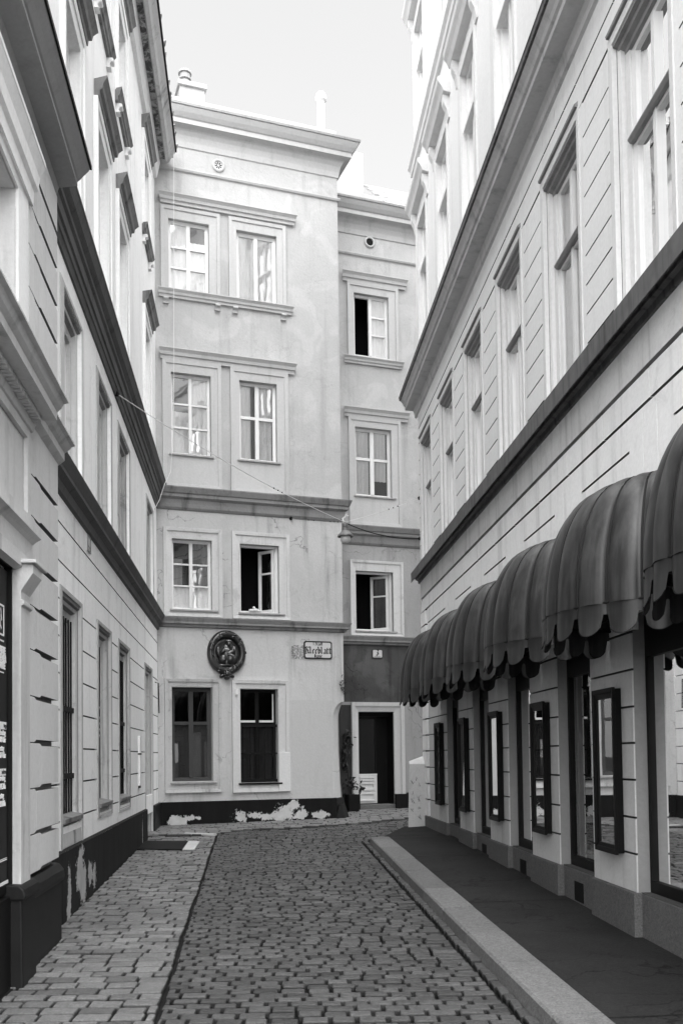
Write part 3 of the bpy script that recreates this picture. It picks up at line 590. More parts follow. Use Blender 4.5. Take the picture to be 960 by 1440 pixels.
m = MB(); m.box(FS, .35, 1.8, .1, .79, -.01, .02); m.box(F2, 3.6, 4.41, .1, .79, -.01, .03); m.box(F2, 5.71, 9.4, .1, .79, -.01, .03); m.build('plinth', PLINTH_A, EH)
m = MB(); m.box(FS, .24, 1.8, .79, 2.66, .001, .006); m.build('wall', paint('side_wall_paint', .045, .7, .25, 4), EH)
# air vents in the frieze
def vent(w, u, z, rosette):
    m = MB(); c = w.P(u, z, 0); m.lathe(c, [(.125, -.005), (.125, .02), (.105, .035), (.085, .03), (.078, .01)], 24, w.n)
    v = m.build('vent', TRIM_UP, EH, smooth=False); k = MB(); k.lathe(w.P(u, z, .002), [(.078, 0), (.078, .012)], 20, w.n); k.build('grille', IRON if not rosette else TRIM_UP, v)
    if rosette:
        p = MB()
        for i in range(8):
            a = i*math.pi/4+.2; p.ell(w.P(u+.045*math.cos(a), z+.045*math.sin(a), .0145), .011, .026, .003, (w.d*-math.sin(a)+Vector((0, 0, math.cos(a))), w.d*math.cos(a)+Vector((0, 0, math.sin(a))), w.n), 8, 6)
        p.build('slots', ROOM, v)
vent(F, 1.211, 12.82, True); vent(F2, 5.03, 12.92, False)
# roofs, firewall, chimneys
m = MB(); m.prism(F, [(.30, 13.69), (-3.6, 14.95), (-7.6, 13.69)], 0.1, 3.9); m.build('roof', ROOFT, EH)
m = MB()
rows = 9
for j in range(rows):
    for i in range(26):
        u = 5.35+i*.17+(.085 if j % 2 else 0); o = .2-j*.16; z = 13.74+j*.14
        m.hexa([F2.P(u, z-.02, o+.02), F2.P(u+.165, z-.02, o+.02), F2.P(u+.165, z+.125, o-.16), F2.P(u, z+.125, o-.16), F2.P(u, z+.02, o+.03), F2.P(u+.165, z+.02+random.uniform(-.01, .01), o+.03), F2.P(u+.165, z+.16, o-.15), F2.P(u, z+.16, o-.15)])
m.build('roof', ROOFT, EH)
m = MB(); m.prism(F2, [(.2, 13.70), (-3.4, 14.9), (-7.6, 13.7)], 3.7, 9.4); m.build('roof', ROOFT, EH)
m = MB(); m.box(F2, 3.9, 5.32, 13.6, 15.6, -1.35, -1.0); m.build('firewall', PL_F_UP, EH)
m = MB(); m.box(F, .78, 1.30, 13.8, 15.42, -1.95, -1.5); m.box(F, .74, 1.34, 15.32, 15.42, -2.0, -1.45); CH = m.build('chimney', PL_F_UP, EH, bevel=.01)
m = MB(); m.lathe(F.P(.93, 15.4, -1.7), [(.10, 0), (.10, .16), (.13, .18), (.13, .21), (.11, .22), (.11, .30), (.14, .31), (.13, .36), (.06, .40)], 14); m.build('chimney_pot', ZINC, CH)
m = MB(); m.lathe(F.P(3.83, 13.9, -1.5), [(.085, 0), (.085, 1.72), (.12, 1.76), (.12, 1.84), (.10, 1.9), (.05, 1.95)], 14); m.build('flue_pipe', PATCH, EH, smooth=False)
# repaired white spot under the sill, rough mortar patch beside the street sign
m = MB(); pts = []
for i in range(18):
    a = 2*math.pi*i/18; r = .088*(1+.10*math.sin(3*a+1)+.08*math.sin(5*a)); pts.append((1.955+r*math.cos(a), 7.0+r*.95*math.sin(a)))
m.poly(F, pts, .005, .02); m.build('patch', PATCH, EH)
m = MB(); pts = [(2.552, 3.475), (2.80, 3.47), (2.80, 3.735), (2.66, 3.74), (2.56, 3.73), (2.545, 3.6)]; m.poly(F, pts, -.002, .006); m.build('patch', plaster('rough_mortar', .34, .5, .5, .9, 2.5, 33), EH)

# ------------------------------------------------------------------ row house on the left (wall L, u 7.9 .. 17.6)
BH = thing('house', L.P(12.5, 0, 0), 'long left hand house with barred ground floor windows and two dark ledges', 'house')
gw = [(8.68, 9.63), (10.75, 11.68), (12.45, 13.46), (15.54, 16.60)]
holes = [(gw[0][0], gw[0][1], .80, 3.11, .17), (gw[1][0], gw[1][1], .97, 3.10, .17), (gw[2][0], gw[2][1], .95, 3.10, .17), (gw[3][0], gw[3][1], .1, 3.10, .25)]
fw_ = [(8.79, 9.72), (10.83, 11.77), (12.55, 13.58), (15.97, 16.90)]
holes_b = [(a, b, 4.25, 5.93, .17) for a, b in fw_]
uw = [(8.80, 9.62), (10.70, 11.56), (12.45, 13.28), (15.58, 16.40)]
holes_u = [(a, b, 7.22, 8.76, .12) for a, b in uw]+[(a, b, 10.30, 11.65, .12) for a, b in uw]
m = MB(); m.sheet(L, 7.4, UC, -.3, 4.05, holes, -.030); m.build('wall', JOINT, BH)
m = MB(); m.sheet(L, 7.4, UC, 4.05, 6.3, holes_b); m.build('wall', PL_B, BH)
m = MB(); m.sheet(L, 2.0, UC, 6.3, 12.7, holes_u); m.build('wall', PL_B_UP, BH)
m = MB(); m.box(L, 7.4, UC-.1, -.4, 12.4, -8, -.75); m.box(L, 2.0, 7.4, 6.3, 12.4, -8, -.75); m.build('interior', ROOM, BH)
zj = [.79, 1.06, 1.385, 1.706, 2.037, 2.36, 2.687, 3.018]
m = MB(); lst = []
PIER = ((7.4, 8.56), (9.69, 10.60), (11.75, 12.36), (13.52, 15.40), (16.66, UC))
STRIP = ((8.56, 9.69), (10.60, 11.75), (12.36, 13.52), (15.40, 16.66))
for a, b in PIER:
    for z0, z1 in zip(zj, zj[1:]): lst.append((a, b, z0, z1))
blocks(m, L, lst, -.032, 0, .008)
for a, b in PIER: blocks(m, L, [(a, b, 3.018, 3.355)], -.032, 0, .008)
for a, b in STRIP: m.box(L, a-.006, b+.006, 3.13, 3.347, -.032, -.0005); m.box(L, a-.006, b+.006, .70, 1.0, -.032, -.0006)
for z0, z1 in ((3.355, 3.70), (3.70, 4.04)): blocks(m, L, [(7.4, UC, z0, z1)], -.032, 0, .008)
m.build('rustication', [PL_B, JOINT], BH)
for i, (a, b) in enumerate(gw):
    zb = (.80, .97, .95, .1)[i]; zt = (3.11, 3.10, 3.10, 3.10)[i]; zs = (1.10, 1.14, 1.13, .1)[i]
    m = MB(); m.frame(L, a-.122, b+.064, zb-.02, zt+.04, a, b, zb, zt, -.034, .008, .004)
    m.frame(L, a, b, zb, zt, a+.05, b-.06, zb+.05, zt-.075, -.17, -.035, -.045); m.frame(L, a+.05, b-.06, zb+.05, zt-.075, a+.10, b-.11, zs, zt-.17, -.17, -.085, -.10)
    m.build('surround', TRIM_DIRTY, BH, bevel=.004)
    m = MB(); m.prism(L, [(-.165, zt-.002), (-.01, zt-.002), (-.012, zt-.03), (-.05, zt-.045), (-.055, zt-.075), (-.10, zt-.10), (-.105, zt-.14), (-.165, zt-.15)], a+.003, b-.003); m.build('hood', LEDGE, BH)
    ia, ib, it = a+.10, b-.11, zt-.17
    if i < 3:
        m = MB(); m.prism(L, [(-.17, zs), (-.17, zs-.05), (.02, zs-.075), (.025, zs-.03), (-.1, zs)], a+.01, b-.02); m.build('sill', LEDGE, BH, bevel=.004)
        m = MB(); m.prism(L, [(-.17, zs-.08), (-.06, zs-.08), (-.03, zs-.14), (.0, zs-.16), (.005, zb+.01), (-.17, zb+.01)], a+.004, b-.004); m.build('apron', TRIM_DIRTY, BH, bevel=.004)
    if i in (0, 2):
        Wn = window(BH, L, ia, ib, zs, it, .15, 2, (.65,), IRON, .04, .05, GLASS_DIM, .06)
        m = MB()
        for k in range(6): m.tube([L.P(ia+.05+k*(ib-ia-.1)/5, zs, -.07), L.P(ia+.05+k*(ib-ia-.1)/5, it, -.07)], .010, 6)
        for z in (1.42, 2.05): m.box(L, ia, ib, z, z+.05, -.09, -.05)
        m.build('grille', IRON, BH)
    elif i == 1:
        Wn = window(BH, L, ia, ib, zs, it, .12, 1, (.12,), BLACK_PAINT, .05, .07, BLACK_PAINT, .06)
        m = MB()
        for k, zc in enumerate((2.60, 2.53, 2.46, 2.39, 2.32, 2.18, 2.06, 1.99, 1.92, 1.85)):
            nib(m, L, ib-.34, zc, -.105, .05, [[(0, 0), (.0, .7), (.5, .9)], [(.8, 0), (.8, 1)], [(1.3, .1), (1.9, .6), (1.3, .9)], [(2.4, 0), (2.5, .9), (3.0, .2)], [(3.4, .5), (4.2, .5)], [(4.6, 0), (4.6, .9), (5.2, .4)]][:(6 if k > 4 else 4)], .3)
        m.build('lettering', LETTER, Wn)
    else:
        m = MB(); m.box(L, ia, ib, .1, 2.25, -.24, -.19); m.frame(L, a+.05, b-.06, .1, zt-.1, ia+.06, ib-.06, .2, it-.05, -.22, -.15); m.box(L, ia+.03, ib-.03, 2.25, 2.33, -.2, -.15); m.build('door', BLACK_PAINT, BH)
        m = MB(); m.box(L, ia+.06, ib-.06, 2.33, it-.05, -.185, -.175); m.build('transom_panel', GREY_WOOD, BH)
for i, (a, b) in enumerate(fw_):
    zt = 5.93
    m = MB(); m.frame(L, a-.20, b+.06, 4.19, zt+.03, a, b, 4.25, zt, -.004, .010, .006); m.frame(L, a, b, 4.25, zt, a+.05, b-.06, 4.3, zt-.07, -.17, -.04, -.05); m.frame(L, a+.05, b-.06, 4.3, zt-.07, a+.09, b-.10, 4.5, zt-.17, -.17, -.09, -.10); m.build('surround', TRIM_DIRTY if i else TRIM_LOW, BH, bevel=.004)
    m = MB(); m.prism(L, [(-.165, zt-.002), (-.01, zt-.002), (-.012, zt-.03), (-.05, zt-.045), (-.055, zt-.075), (-.10, zt-.10), (-.105, zt-.14), (-.165, zt-.15)], a+.003, b-.003); m.build('hood', LEDGE, BH)
    window(BH, L, a+.09, b-.10, 4.5, zt-.17, .15, 2, (.6,), None, .04, .05, GLASS_DIM, .06, [(.0, 1, 0, .5)])
for i, (a, b) in enumerate(uw):
    for (z0, z1, zb, zt) in ((7.22, 8.76, 6.60, 8.96), (10.30, 11.65, 10.27, 11.86)):
        m = MB(); m.frame(L, a-.16, b+.17, zb, zt, a-.08, b+.09, zb+.03, zt-.09, -.004, .05, .045); m.frame(L, a-.08, b+.09, zb+.03, zt-.09, a, b, z0, z1, -.005, .03, .02)
        m.build('surround', TRIM_SIDE, BH, bevel=.003)
        window(BH, L, a, b, z0, z1, .1, 2, (.56,), None, .05, .055, GLASS, .07, [(0, 1, 0, 1)] if (i+int(z0)) % 3 else [(.5, 1, 0, 1)])
    hood(BH, L, a-.20, b+.24, 8.96, 9.175, .16, LEDGE); hood(BH, L, a-.20, b+.24, 11.88, 12.10, .14, LEDGE)
    hood(BH, L, a-.20, b+.17, 10.13, 10.29, .095, LEDGE, name='sill')
    for u in (a-.05, b+.02):
        m = MB(); bracket(m, L, u, 10.13); m.build('bracket', TRIM_SIDE, BH)
ledL1 = [(-.004, 3.93), (.03, 3.95), (.045, 4.02), (.10, 4.06), (.10, 4.095), (.14, 4.165), (.15, 4.19), (-.004, 4.21)]
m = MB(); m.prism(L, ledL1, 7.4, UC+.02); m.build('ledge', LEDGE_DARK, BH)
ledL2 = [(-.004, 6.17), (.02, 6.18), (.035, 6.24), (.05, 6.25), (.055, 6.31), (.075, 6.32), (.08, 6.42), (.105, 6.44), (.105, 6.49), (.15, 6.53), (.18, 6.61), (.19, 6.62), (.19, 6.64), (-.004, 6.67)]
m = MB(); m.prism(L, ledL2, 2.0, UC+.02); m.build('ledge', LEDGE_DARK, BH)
m = MB(); m.prism(L, [(-.004, 12.25), (.06, 12.27), (.10, 12.45), (.12, 12.55), (-.004, 12.56)], 2.0, 17.45); m.build('cornice', TRIM_SIDE, BH)
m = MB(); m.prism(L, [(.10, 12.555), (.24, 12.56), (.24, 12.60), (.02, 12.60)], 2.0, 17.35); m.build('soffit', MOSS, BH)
m = MB(); m.prism(L, [(.24, 12.50), (.30, 12.53), (.33, 12.60), (.40, 12.70), (.40, 12.73), (.2, 12.76), (.2, 12.6)], 2.0, 17.38); m.build('eave', plaster('stained_eave', .5, .2, .6, bump=.4, off=81), BH)
m = MB(); m.prism(L, [(.385, 12.735), (.425, 12.72), (.43, 12.76), (.385, 12.775)], 2.0, 17.40); m.build('gutter', IRON, BH)
m = MB(); m.prism(L, [(.35, 12.75), (-4, 14.4), (-8, 12.75)], 2.0, 17.6)
for k in range(86):
    u = 2.1+k*.18+random.uniform(-.03, .03); h = random.uniform(.0, .07)
    m.tube([L.P(u, 12.80+h, .40+random.uniform(-.03, .03)), L.P(u+random.uniform(-.02, .02), 12.98+h, .0)], .06, 7, .05)
m.build('roof', mossy('mossy_tiles', .42, .10), BH)
wear_plinth(BH, L, 7.6, 15.5, -.05, .79, .03, [(9.35, .55, .22, .22), (9.55, .38, .22, .22), (8.8, .3, .10, .35), (9.95, .45, .16, .12), (10.2, .38, .12, .16), (14.75, .5, .04, .28)], PLINTH_B, cell=.025)
m = MB(); m.box(L, 16.62, UC, -.05, .8, -.01, .04); m.build('plinth', PLINTH_A, BH)

# ------------------------------------------------------------------ front house on the left (projects 0.10 m)
AH = thing('house', L.P(4, 0, 0), 'nearest left hand house with stepped corner blocks, heavy eave and a pilastered doorway', 'house')
AO = .10
m = MB(); m.sheet(L, 1.6, 6.82, -.4, 6.30, [(4.6, 6.46, -.2, 2.98, .09), (5.2, 6.55, 4.5, 5.5, .12)], AO)
m.build('wall', PL_A, AH)
m = MB(); m.box(L, 6.805, 7.855, .75, 6.28, -.3, AO-.032); m.build('wall', JOINT_A, AH)
m = MB(); m.box(L, 1.6, 7.4, -.4, 6.25, -7, -.6); m.build('interior', ROOM, AH)
m = MB()
def corner(z0, z1, k, thin):
    a = 7.06 if k % 2 else 7.24; g_ = .022
    m.block(L, thin, a-.06, z0+.004, z1-.004, AO-.03, AO+.020)
    m.hexa([L.P(a-.06, z0+.004, AO-.03), L.P(a, z0+g_, AO-.03), L.P(a, z0+g_, AO+.0215), L.P(a-.06, z0+.004, AO+.0202), L.P(a-.06, z1-.004, AO-.03), L.P(a, z1-g_, AO-.03), L.P(a, z1-g_, AO+.0215), L.P(a-.06, z1-.004, AO+.0202)])
    m.block(L, a, 7.866, z0+g_, z1-g_, AO-.03, AO+.022)
zq = [.80, 1.075, 1.40, 1.725, 2.055, 2.385, 2.70, 3.018, 3.345, 3.64, 4.03]
for k, (z0, z1) in enumerate(zip(zq, zq[1:])): corner(z0, z1, k, 6.81)
zq = [4.22, 4.66, 4.974, 5.287, 5.602, 5.905, 6.24]
for k, (z0, z1) in enumerate(zip(zq, zq[1:])): corner(z0, z1, k, 6.86)
m.build('corner_blocks', [PL_A, JOINT_A], AH)
m = MB(); m.sheet(L, 2.0, 6.80, 2.99, 4.0, [(3.0, 6.70, 3.30, 3.83, .03)], .145); m.quad(L.P(3.0, 3.30, .112), L.P(6.7, 3.30, .112), L.P(6.7, 3.83, .112), L.P(3.0, 3.83, .112))
m.quad(L.P(6.80, 2.99, .145), L.P(6.80, 4.0, .145), L.P(6.80, 4.0, .09), L.P(6.80, 2.99, .09)); m.build('door_panel', PL_A, AH)
corA = [(.09, 3.88), (.16, 3.90), (.18, 3.95), (.215, 3.985), (.325, 3.985), (.325, 4.045), (.355, 4.07), (.375, 4.105), (.405, 4.11), (.405, 4.125), (.09, 4.20)]
m = MB(); m.prism(L, corA, 2.0, 6.80, 0, .0); u = 2.1
while u < 6.7: m.box(L, u, u+.035, 3.945, 3.984, .17, .235); u += .062
m.build('cornice', TRIM_LOW, AH)
corA2 = [(.09, 3.98), (.12, 4.0), (.17, 4.04), (.17, 4.10), (.20, 4.12), (.225, 4.15), (.255, 4.16), (.255, 4.175), (.09, 4.22)]
m = MB(); m.prism(L, corA2, 6.80, 7.90); m.build('cornice', TRIM_LOW, AH)
m = MB(); m.prism(L, [(.12, 2.97), (.15, 2.98), (.155, 3.04), (.155, 3.10), (.18, 3.12), (.215, 3.14), (.215, 3.15), (.12, 3.21)], 2.0, 6.80); m.prism(L, [(.12, 2.86), (.165, 2.88), (.165, 2.975), (.12, 2.97)], 2.0, 6.74); m.build('door_hood', TRIM_LOW, AH)
m = MB(); m.prism(L, [(.05, .75), (.155, .75), (.155, 2.62), (.175, 2.63), (.175, 2.66), (.155, 2.665), (.155, 2.72), (.235, 2.84), (.235, 2.90), (.05, 2.90)], 6.45, 6.72)
m.prism(L, [(.05, 2.9), (.26, 2.9), (.26, 2.925), (.05, 2.93)], 6.41, 6.79); m.build('pilaster', TRIM_LOW, AH, bevel=.006)
m = MB(); m.box(L, 4.5, 6.46, -.2, 2.86, -.02, .055); m.frame(L, 4.5, 6.452, -.2, 2.97, 4.6, 6.432, .72, 2.87, .05, .10); m.build('door_case', BLACK_PAINT, AH, bevel=.004)
m = MB()
m.hexa([L.P(6.40, -.05, .0), L.P(6.80, -.05, .0), L.P(6.80, -.05, .18), L.P(6.40, -.05, .18), L.P(6.40, .70, .0), L.P(6.80, .70, .0), L.P(6.80, .70, .17), L.P(6.40, .70, .17)])
m.prism(L, [(.0, .69), (.19, .69), (.20, .72), (.19, .76), (.16, .79), (.0, .80)], 6.38, 6.82)
m.box(L, 6.80, 7.92, -.05, .64, .0, .135); m.prism(L, [(.0, .63), (.15, .63), (.16, .67), (.15, .72), (.11, .77), (.0, .78)], 6.82, 7.94)
m.box(L, 2, 6.40, -.2, .13, 0, .12); m.build('plinth', PLINTH_A, AH, bevel=.012)
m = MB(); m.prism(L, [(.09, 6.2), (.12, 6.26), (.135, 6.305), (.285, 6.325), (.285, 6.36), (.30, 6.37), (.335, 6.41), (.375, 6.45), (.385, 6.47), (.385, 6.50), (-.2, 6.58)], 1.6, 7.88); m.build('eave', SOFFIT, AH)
m = MB(); m.prism(L, [(.375, 6.472), (.40, 6.468), (.40, 6.505), (.375, 6.51)], 1.6, 7.89); m.build('gutter', IRON, AH)
m = MB(); m.prism(L, [(.38, 6.51), (-3.5, 7.4), (-7, 6.5)], 1.6, 7.86); m.build('roof', ROOFT, AH)
m = MB(); m.frame(L, 5.0, 6.80, 4.3, 5.58, 5.2, 6.55, 4.5, 5.5, .095, .13, .12); m.build('surround', TRIM_SIDE, AH)
hood(AH, L, 4.95, 6.86, 5.56, 5.92, .13, TRIM_SIDE, base=.10)
window(AH, L, 5.2, 6.55, 4.5, 5.5, .12, 2, (.6,), None, .04, .05, GLASS, .06, [(0, 1, 0, 1)], base=.10)
# black board in the doorway with its white lettering
BD = thing('notice_board', L.P(5.6, .2, .06), 'black board with white opening hours in the doorway at the left edge', 'sign')
m = MB(); m.box(L, 4.66, 6.425, .74, 2.84, .056, .078); m.build('panel', BLACK_PAINT, BD, bevel=.003)
ob = .0795
def tx(s, z, size, u, **k): return text(s, L, u, z, ob, size, BD, LETTER, align='RIGHT', **k)
m = MB(); m.frame(L, 5.95, 6.315, 2.40, 2.60, 5.962, 6.305, 2.412, 2.588, ob-.002, ob+.002)
nib(m, L, 6.19, 2.42, ob, .055, [[(.2, 0), (.6, .9), (.4, 1.6), (.9, 2.2), (.7, 2.8)], [(.6, .9), (1.1, .4)], [(.4, 1.6), (-.4, 2.0), (-.8, 2.5)], [(.9, 2.2), (1.3, 1.4)]], .36)
m.box(L, 5.4, 6.31, 2.362, 2.372, ob-.002, ob+.0015); m.build('emblem', LETTER, BD)
tx('OBERE', 2.288, .062, 6.35, bold=.003); tx('WIENER', 2.238, .062, 6.368, bold=.003); tx('GASSE', 2.19, .062, 6.345, bold=.003)
m = MB(); m.box(L, 5.4, 6.31, 2.160, 2.168, ob-.002, ob+.0015)
m.box(L, 5.6, 6.372, 1.80, 1.848, ob-.002, ob+.001); m.box(L, 5.6, 6.36, 1.503, 1.548, ob-.002, ob+.001)
m.box(L, 5.0, 6.382, .958, .965, ob-.002, ob+.0015); m.box(L, 5.0, 6.382, .970, .974, ob-.002, ob+.0015); m.box(L, 4.8, 6.415, .806, .826, ob-.002, ob+.0015); m.build('rules', LETTER, BD)
text('tags', L, 6.365, 1.812, ob+.0025, .042, BD, ENAMEL_K, align='RIGHT'); text('zeiten', L, 6.352, 1.515, ob+.0025, .042, BD, ENAMEL_K, align='RIGHT')
for s_, z, uu in (('Montag-Freitag', 1.762, 6.355), ('10-18 Uhr', 1.717, 6.36), ('Samstag', 1.662, 6.315), ('9-17 Uhr', 1.617, 6.36), ('Mo-Freitag', 1.472, 6.345), ('11.30-14.30h', 1.418, 6.352), ('Samstag', 1.36, 6.31), ('18-23.00h', 1.308, 6.35)):
    tx(s_, z, .052, uu, bold=.001)

# ------------------------------------------------------------------ shop building on the right (wall R)
SH = thing('shop_building', R.P(9, 0, 0), 'long right hand shop building with grooved plaster and dark ledge, behind the awnings', 'building')
PW = 1.856; K0 = 0
wc = [6.47+PW*(k-1) for k in range(K0, 7)]
UE = 16.50
shop = [(c-.50, c+.44) for c in wc if c < 14.6]
hs = [(a, b, .58, 2.62, .2) for a, b in shop]
m = MB(); m.sheet(R, 2.6, UE, -.4, 4.33, hs, -.034); m.build('wall', JOINT, SH)
upw = [(c-.37, c+.42) for c in wc]
hup = [(c-.47, c+.53, 4.86, 7.0, .11) for c in wc]
m = MB(); m.sheet(R, 2.6, UE, 4.78, 7.72, hup, -.032); m.build('wall', JOINT, SH)
hr2 = [(c-.40, c+.42, 8.75, 10.72, .12) for c in wc]+[(c-.40, c+.42, 12.4, 14.2, .12) for c in wc]
m = MB(); m.sheet(R, 2.6, UE, 7.7, 16.5, hr2, 0); m.build('wall', PL_R2, SH)
m = MB(); m.box(R, 2.6, UE-.1, -.4, 16.3, -8, -.8); m.build('interior', ROOM, SH)
m = MB(); m.quad(R.P(UE, -.4, 0), R.P(UE, 16.5, 0), R.P(UE, 16.5, -9), R.P(UE, -.4, -9)); m.quad(R.P(2.6, -.4, 0), R.P(2.6, 16.5, 0), R.P(2.6, 16.5, -9), R.P(2.6, -.4, -9)); m.build('wall', PL_R_UP, SH)
m = MB(); m.prism(R, [(.25, 16.5), (-4.5, 19), (-9, 16.5)], 2.6, UE+.1); m.build('roof', ROOFT, SH)
# grooved ground floor
m = MB(); zp = [.57, .857, 1.123, 1.40, 1.672, 1.94, 2.213, 2.49, 2.77, 3.05, 3.33, 3.565, 3.81, 4.06]
for k, c in enumerate(wc):
    a, b = c+.44, c+PW-.50
    if c > 13.9+1: continue
    last = c > 13.5; pm = MB()
    if last: b = 15.9
    for z0, z1 in zip(zp, zp[1:]):
        if z1 < 2.6: pm.block(R, a, b, z0+.008, z1-.008, -.036, 0)
        else:
            e = .38 if z0 >= 2.49 else .44
            m.block(R, c+.385, (c+PW-.385) if not last else 15.9, z0+.010, z1-.010, -.036, 0)
    pm.build('pier', [PL_PIER, JOINT], SH)
    for x0, x1 in ((-.385, -.125), (-.125, .125), (.125, .385)):
        m.poly(R, [(c+x0+.004+.06*x0, 2.62), (c+x1-.004+.06*x1, 2.62), (c+x1-.004+.16*x1*0, 4.05), (c+x0+.004, 4.05)], -.036, 0)
    for x0 in (-.01, PW/2-.01):
        m.block(R, c+x0+.006, c+x0+PW/2-.006, 4.075, 4.285, -.036, 0)
for z0, z1 in zip(zp, zp[1:]): m.block(R, 16.02, UE+.004, z0+.012, z1-.012, -.036, .012)
m.block(R, 15.72, UE, 4.075, 4.285, -.036, 0)
m.build('rustication', [PL_R, JOINT], SH)
m = MB()
for c in wc:
    a, b = c+.44, c+PW-.50
    if c > 14.6: continue
    if c > 13.5: b = UE+.02
    m.box(R, a-.012, b+.012, -.2, .575, -.16, .028)
    m.box(R, c-.50+.012, c+.44-.012, -.2, .57, -.14, -.03)
m.build('plinth', PLINTH_R, SH, bevel=.006)
for c in wc:
    if c > 14.6 or abs(c-10.18) > 2: continue
    m = MB(); m.box(R, c-.12, c+.12, .30, .47, -.031, -.026); m.build('air_grate', IRON, SH)
JAMB = plaster('jamb_shade', .26, .08, .2, bump=.2, off=87)  # shade of the reveals under the awnings put into this grey
for c in wc:
    if c > 14.6 or c < 2: continue
    m = MB(); m.box(R, c+.437, c+.4405, .58, 2.62, -.2, -.012); m.box(R, c-.5005, c-.497, .58, 2.62, -.2, -.012); m.build('jamb', JAMB, SH)
for k, c in enumerate(wc):
    if c > 14.6 or c < 2: continue
    a, b = c-.50, c+.44; q = MB(); q.frame(R, a, b, .575, 2.62, a+.045, b-.045, .665, 2.30, -.17, -.10); W = q.build('shop_window', BLACK_PAINT, SH, bevel=.003)
    q = MB(); q.quad(R.P(a+.04, .66, -.125), R.P(b-.04, .66, -.125), R.P(b-.04, 2.31, -.125), R.P(a+.04, 2.31, -.125)); q.build('pane', GLASS_SHOP, W)
    q = MB(); q.box(R, a, b, .58, .66, -.6, -.18); q.box(R, a+.5, b-.04, .66, 2.3, -.5, -.46); wavy(q, R, a+.05, a+.28, .66, 2.3, -.3, .02, .1); q.build('display', plain('display_cloth', .72, .8), W)
# frieze, ledge with zinc flashing
m = MB(); m.prism(R, [(-.04, 4.318), (.006, 4.318), (.008, 4.56), (.012, 4.66), (.012, 4.78), (-.04, 4.80)], 2.6, UE); m.build('frieze', PL_FRIEZE, SH)
m = MB(); m.prism(R, [(.009, 4.60), (.03, 4.605), (.035, 4.655), (.075, 4.665), (.08, 4.69), (.145, 4.69), (.145, 4.625), (.152, 4.622), (.155, 4.79), (.04, 4.81), (-.034, 4.83), (-.034, 4.79)], 2.6, UE+.12); m.build('ledge', FLASH, SH, bevel=.003)  # soffit shares the dark zinc tone, which carries its underside shade
# mezzanine windows and grooved piers
m = MB(); zq = [4.82, 4.99, 5.237, 5.483, 5.730, 5.977, 6.232, 6.489, 6.74, 7.03]
for k, c in enumerate(wc):
    a, b = c+.56, c+PW-.62
    if c > 15.2: a, b = c+.56, UE+.003
    for z0, z1 in zip(zq, zq[1:]): m.block(R, a, b, z0+.0075, z1-.0075, -.034, .002)
    if c < 15.2: m.box(R, c+PW-.617, c+PW-.52, 4.80, 7.045, -.034, .0015)
    m.block(R, c+.50, c+PW-.46 if c < 15.2 else UE+.003, 7.05, 7.295, -.034, .002); m.block(R, c-.46, c+.50, 7.06, 7.295, -.034, .001)
    for x0, x1 in ((-.46, -.13), (-.13, .13), (.13, .5), (.5, PW-.46)): m.block(R, c+x0+.004, (c+x1-.004) if c+x1 < UE else UE, 7.315, 7.60, -.034, .002)
m.build('rustication', [PL_R_UP, JOINT], SH)
for k, c in enumerate(wc):
    if c < 2: continue
    a, b = c-.37, c+.42
    q = MB(); q.frame(R, c-.54, c+.60, 4.81, 7.07, c-.47, c+.53, 4.86, 7.0, -.034, .012, .008)
    q.frame(R, c-.47, c+.53, 4.86, 7.0, c-.425, c+.485, 4.88, 6.955, -.13, -.035, -.045); q.frame(R, c-.425, c+.485, 4.88, 6.955, a, b, 4.89, 6.90, -.13, -.08, -.09); q.build('surround', TRIM_R, SH, bevel=.003)
    q = MB(); q.prism(R, [(-.125, 6.998), (.0, 6.998), (-.002, 6.975), (-.035, 6.965), (-.04, 6.935), (-.075, 6.92), (-.08, 6.89), (-.125, 6.88)], c-.467, c+.527); q.prism(R, [(.0, 7.075), (.03, 7.08), (.035, 7.10), (.0, 7.13)], c-.52, c+.58); q.build('hood', HEAD, SH)
    W = window(SH, R, a, b, 4.89, 6.90, .115, 2, (.64,), None, .07, .045, GLASS_SKY, .055, [(0, .42, 0, 1), (.72, 1, 0, 1)] if k % 2 else [(0, 1, .66, 1), (.6, 1, 0, .64)])
    q = MB(); q.prism(R, [(-.14, 6.155), (-.075, 6.155), (-.055, 6.178), (-.055, 6.19), (-.14, 6.205)], a+.005, b-.005); q.build('transom', HEAD, W)
    for (z0, z1, zt) in ((8.75, 10.72, 9.94), (12.4, 14.2, 13.5)):
        a2, b2 = c-.40, c+.42
        q = MB(); q.frame(R, c-.52, c+.54, z0-.1, z1+.12, a2, b2, z0, z1, -.004, .03, .02); q.build('surround', TRIM_R2, SH, bevel=.003)
        W = window(SH, R, a2, b2, z0, z1, .08, 2, ((zt-z0)/(z1-z0),), None, .07, .06, GLASS_SKY, .07, [(0, 1, 0, 1)])
        q = MB(); q.prism(R, [(-.1, zt-.03), (-.01, zt-.03), (-.01, zt+.02), (-.1, zt+.03)], a2+.03, b2-.03); q.build('transom', WHITE_WOOD, W)
        q = MB(); q.prism(R, [(-.004, z1+.30), (.10, z1+.33), (.13, z1+.40), (.17, z1+.46), (.18, z1+.50), (.18, z1+.53), (-.004, z1+.60)], c-.70, c+.74)
        for s_ in (-.58, .60): q.prism(R, [(-.004, z1-.02), (.02, z1-.02), (.045, z1+.10), (.09, z1+.20), (.10, z1+.31), (-.004, z1+.31)], c+s_-.06, c+s_+.06)
        q.build('hood', TRIM_R2, SH, bevel=.004)
m = MB(); m.prism(R, [(-.004, 11.85), (.05, 11.87), (.06, 11.95), (.10, 12.0), (.10, 12.04), (-.004, 12.08)], 2.6, UE+.1); m.build('string_course', TRIM_R2, SH)
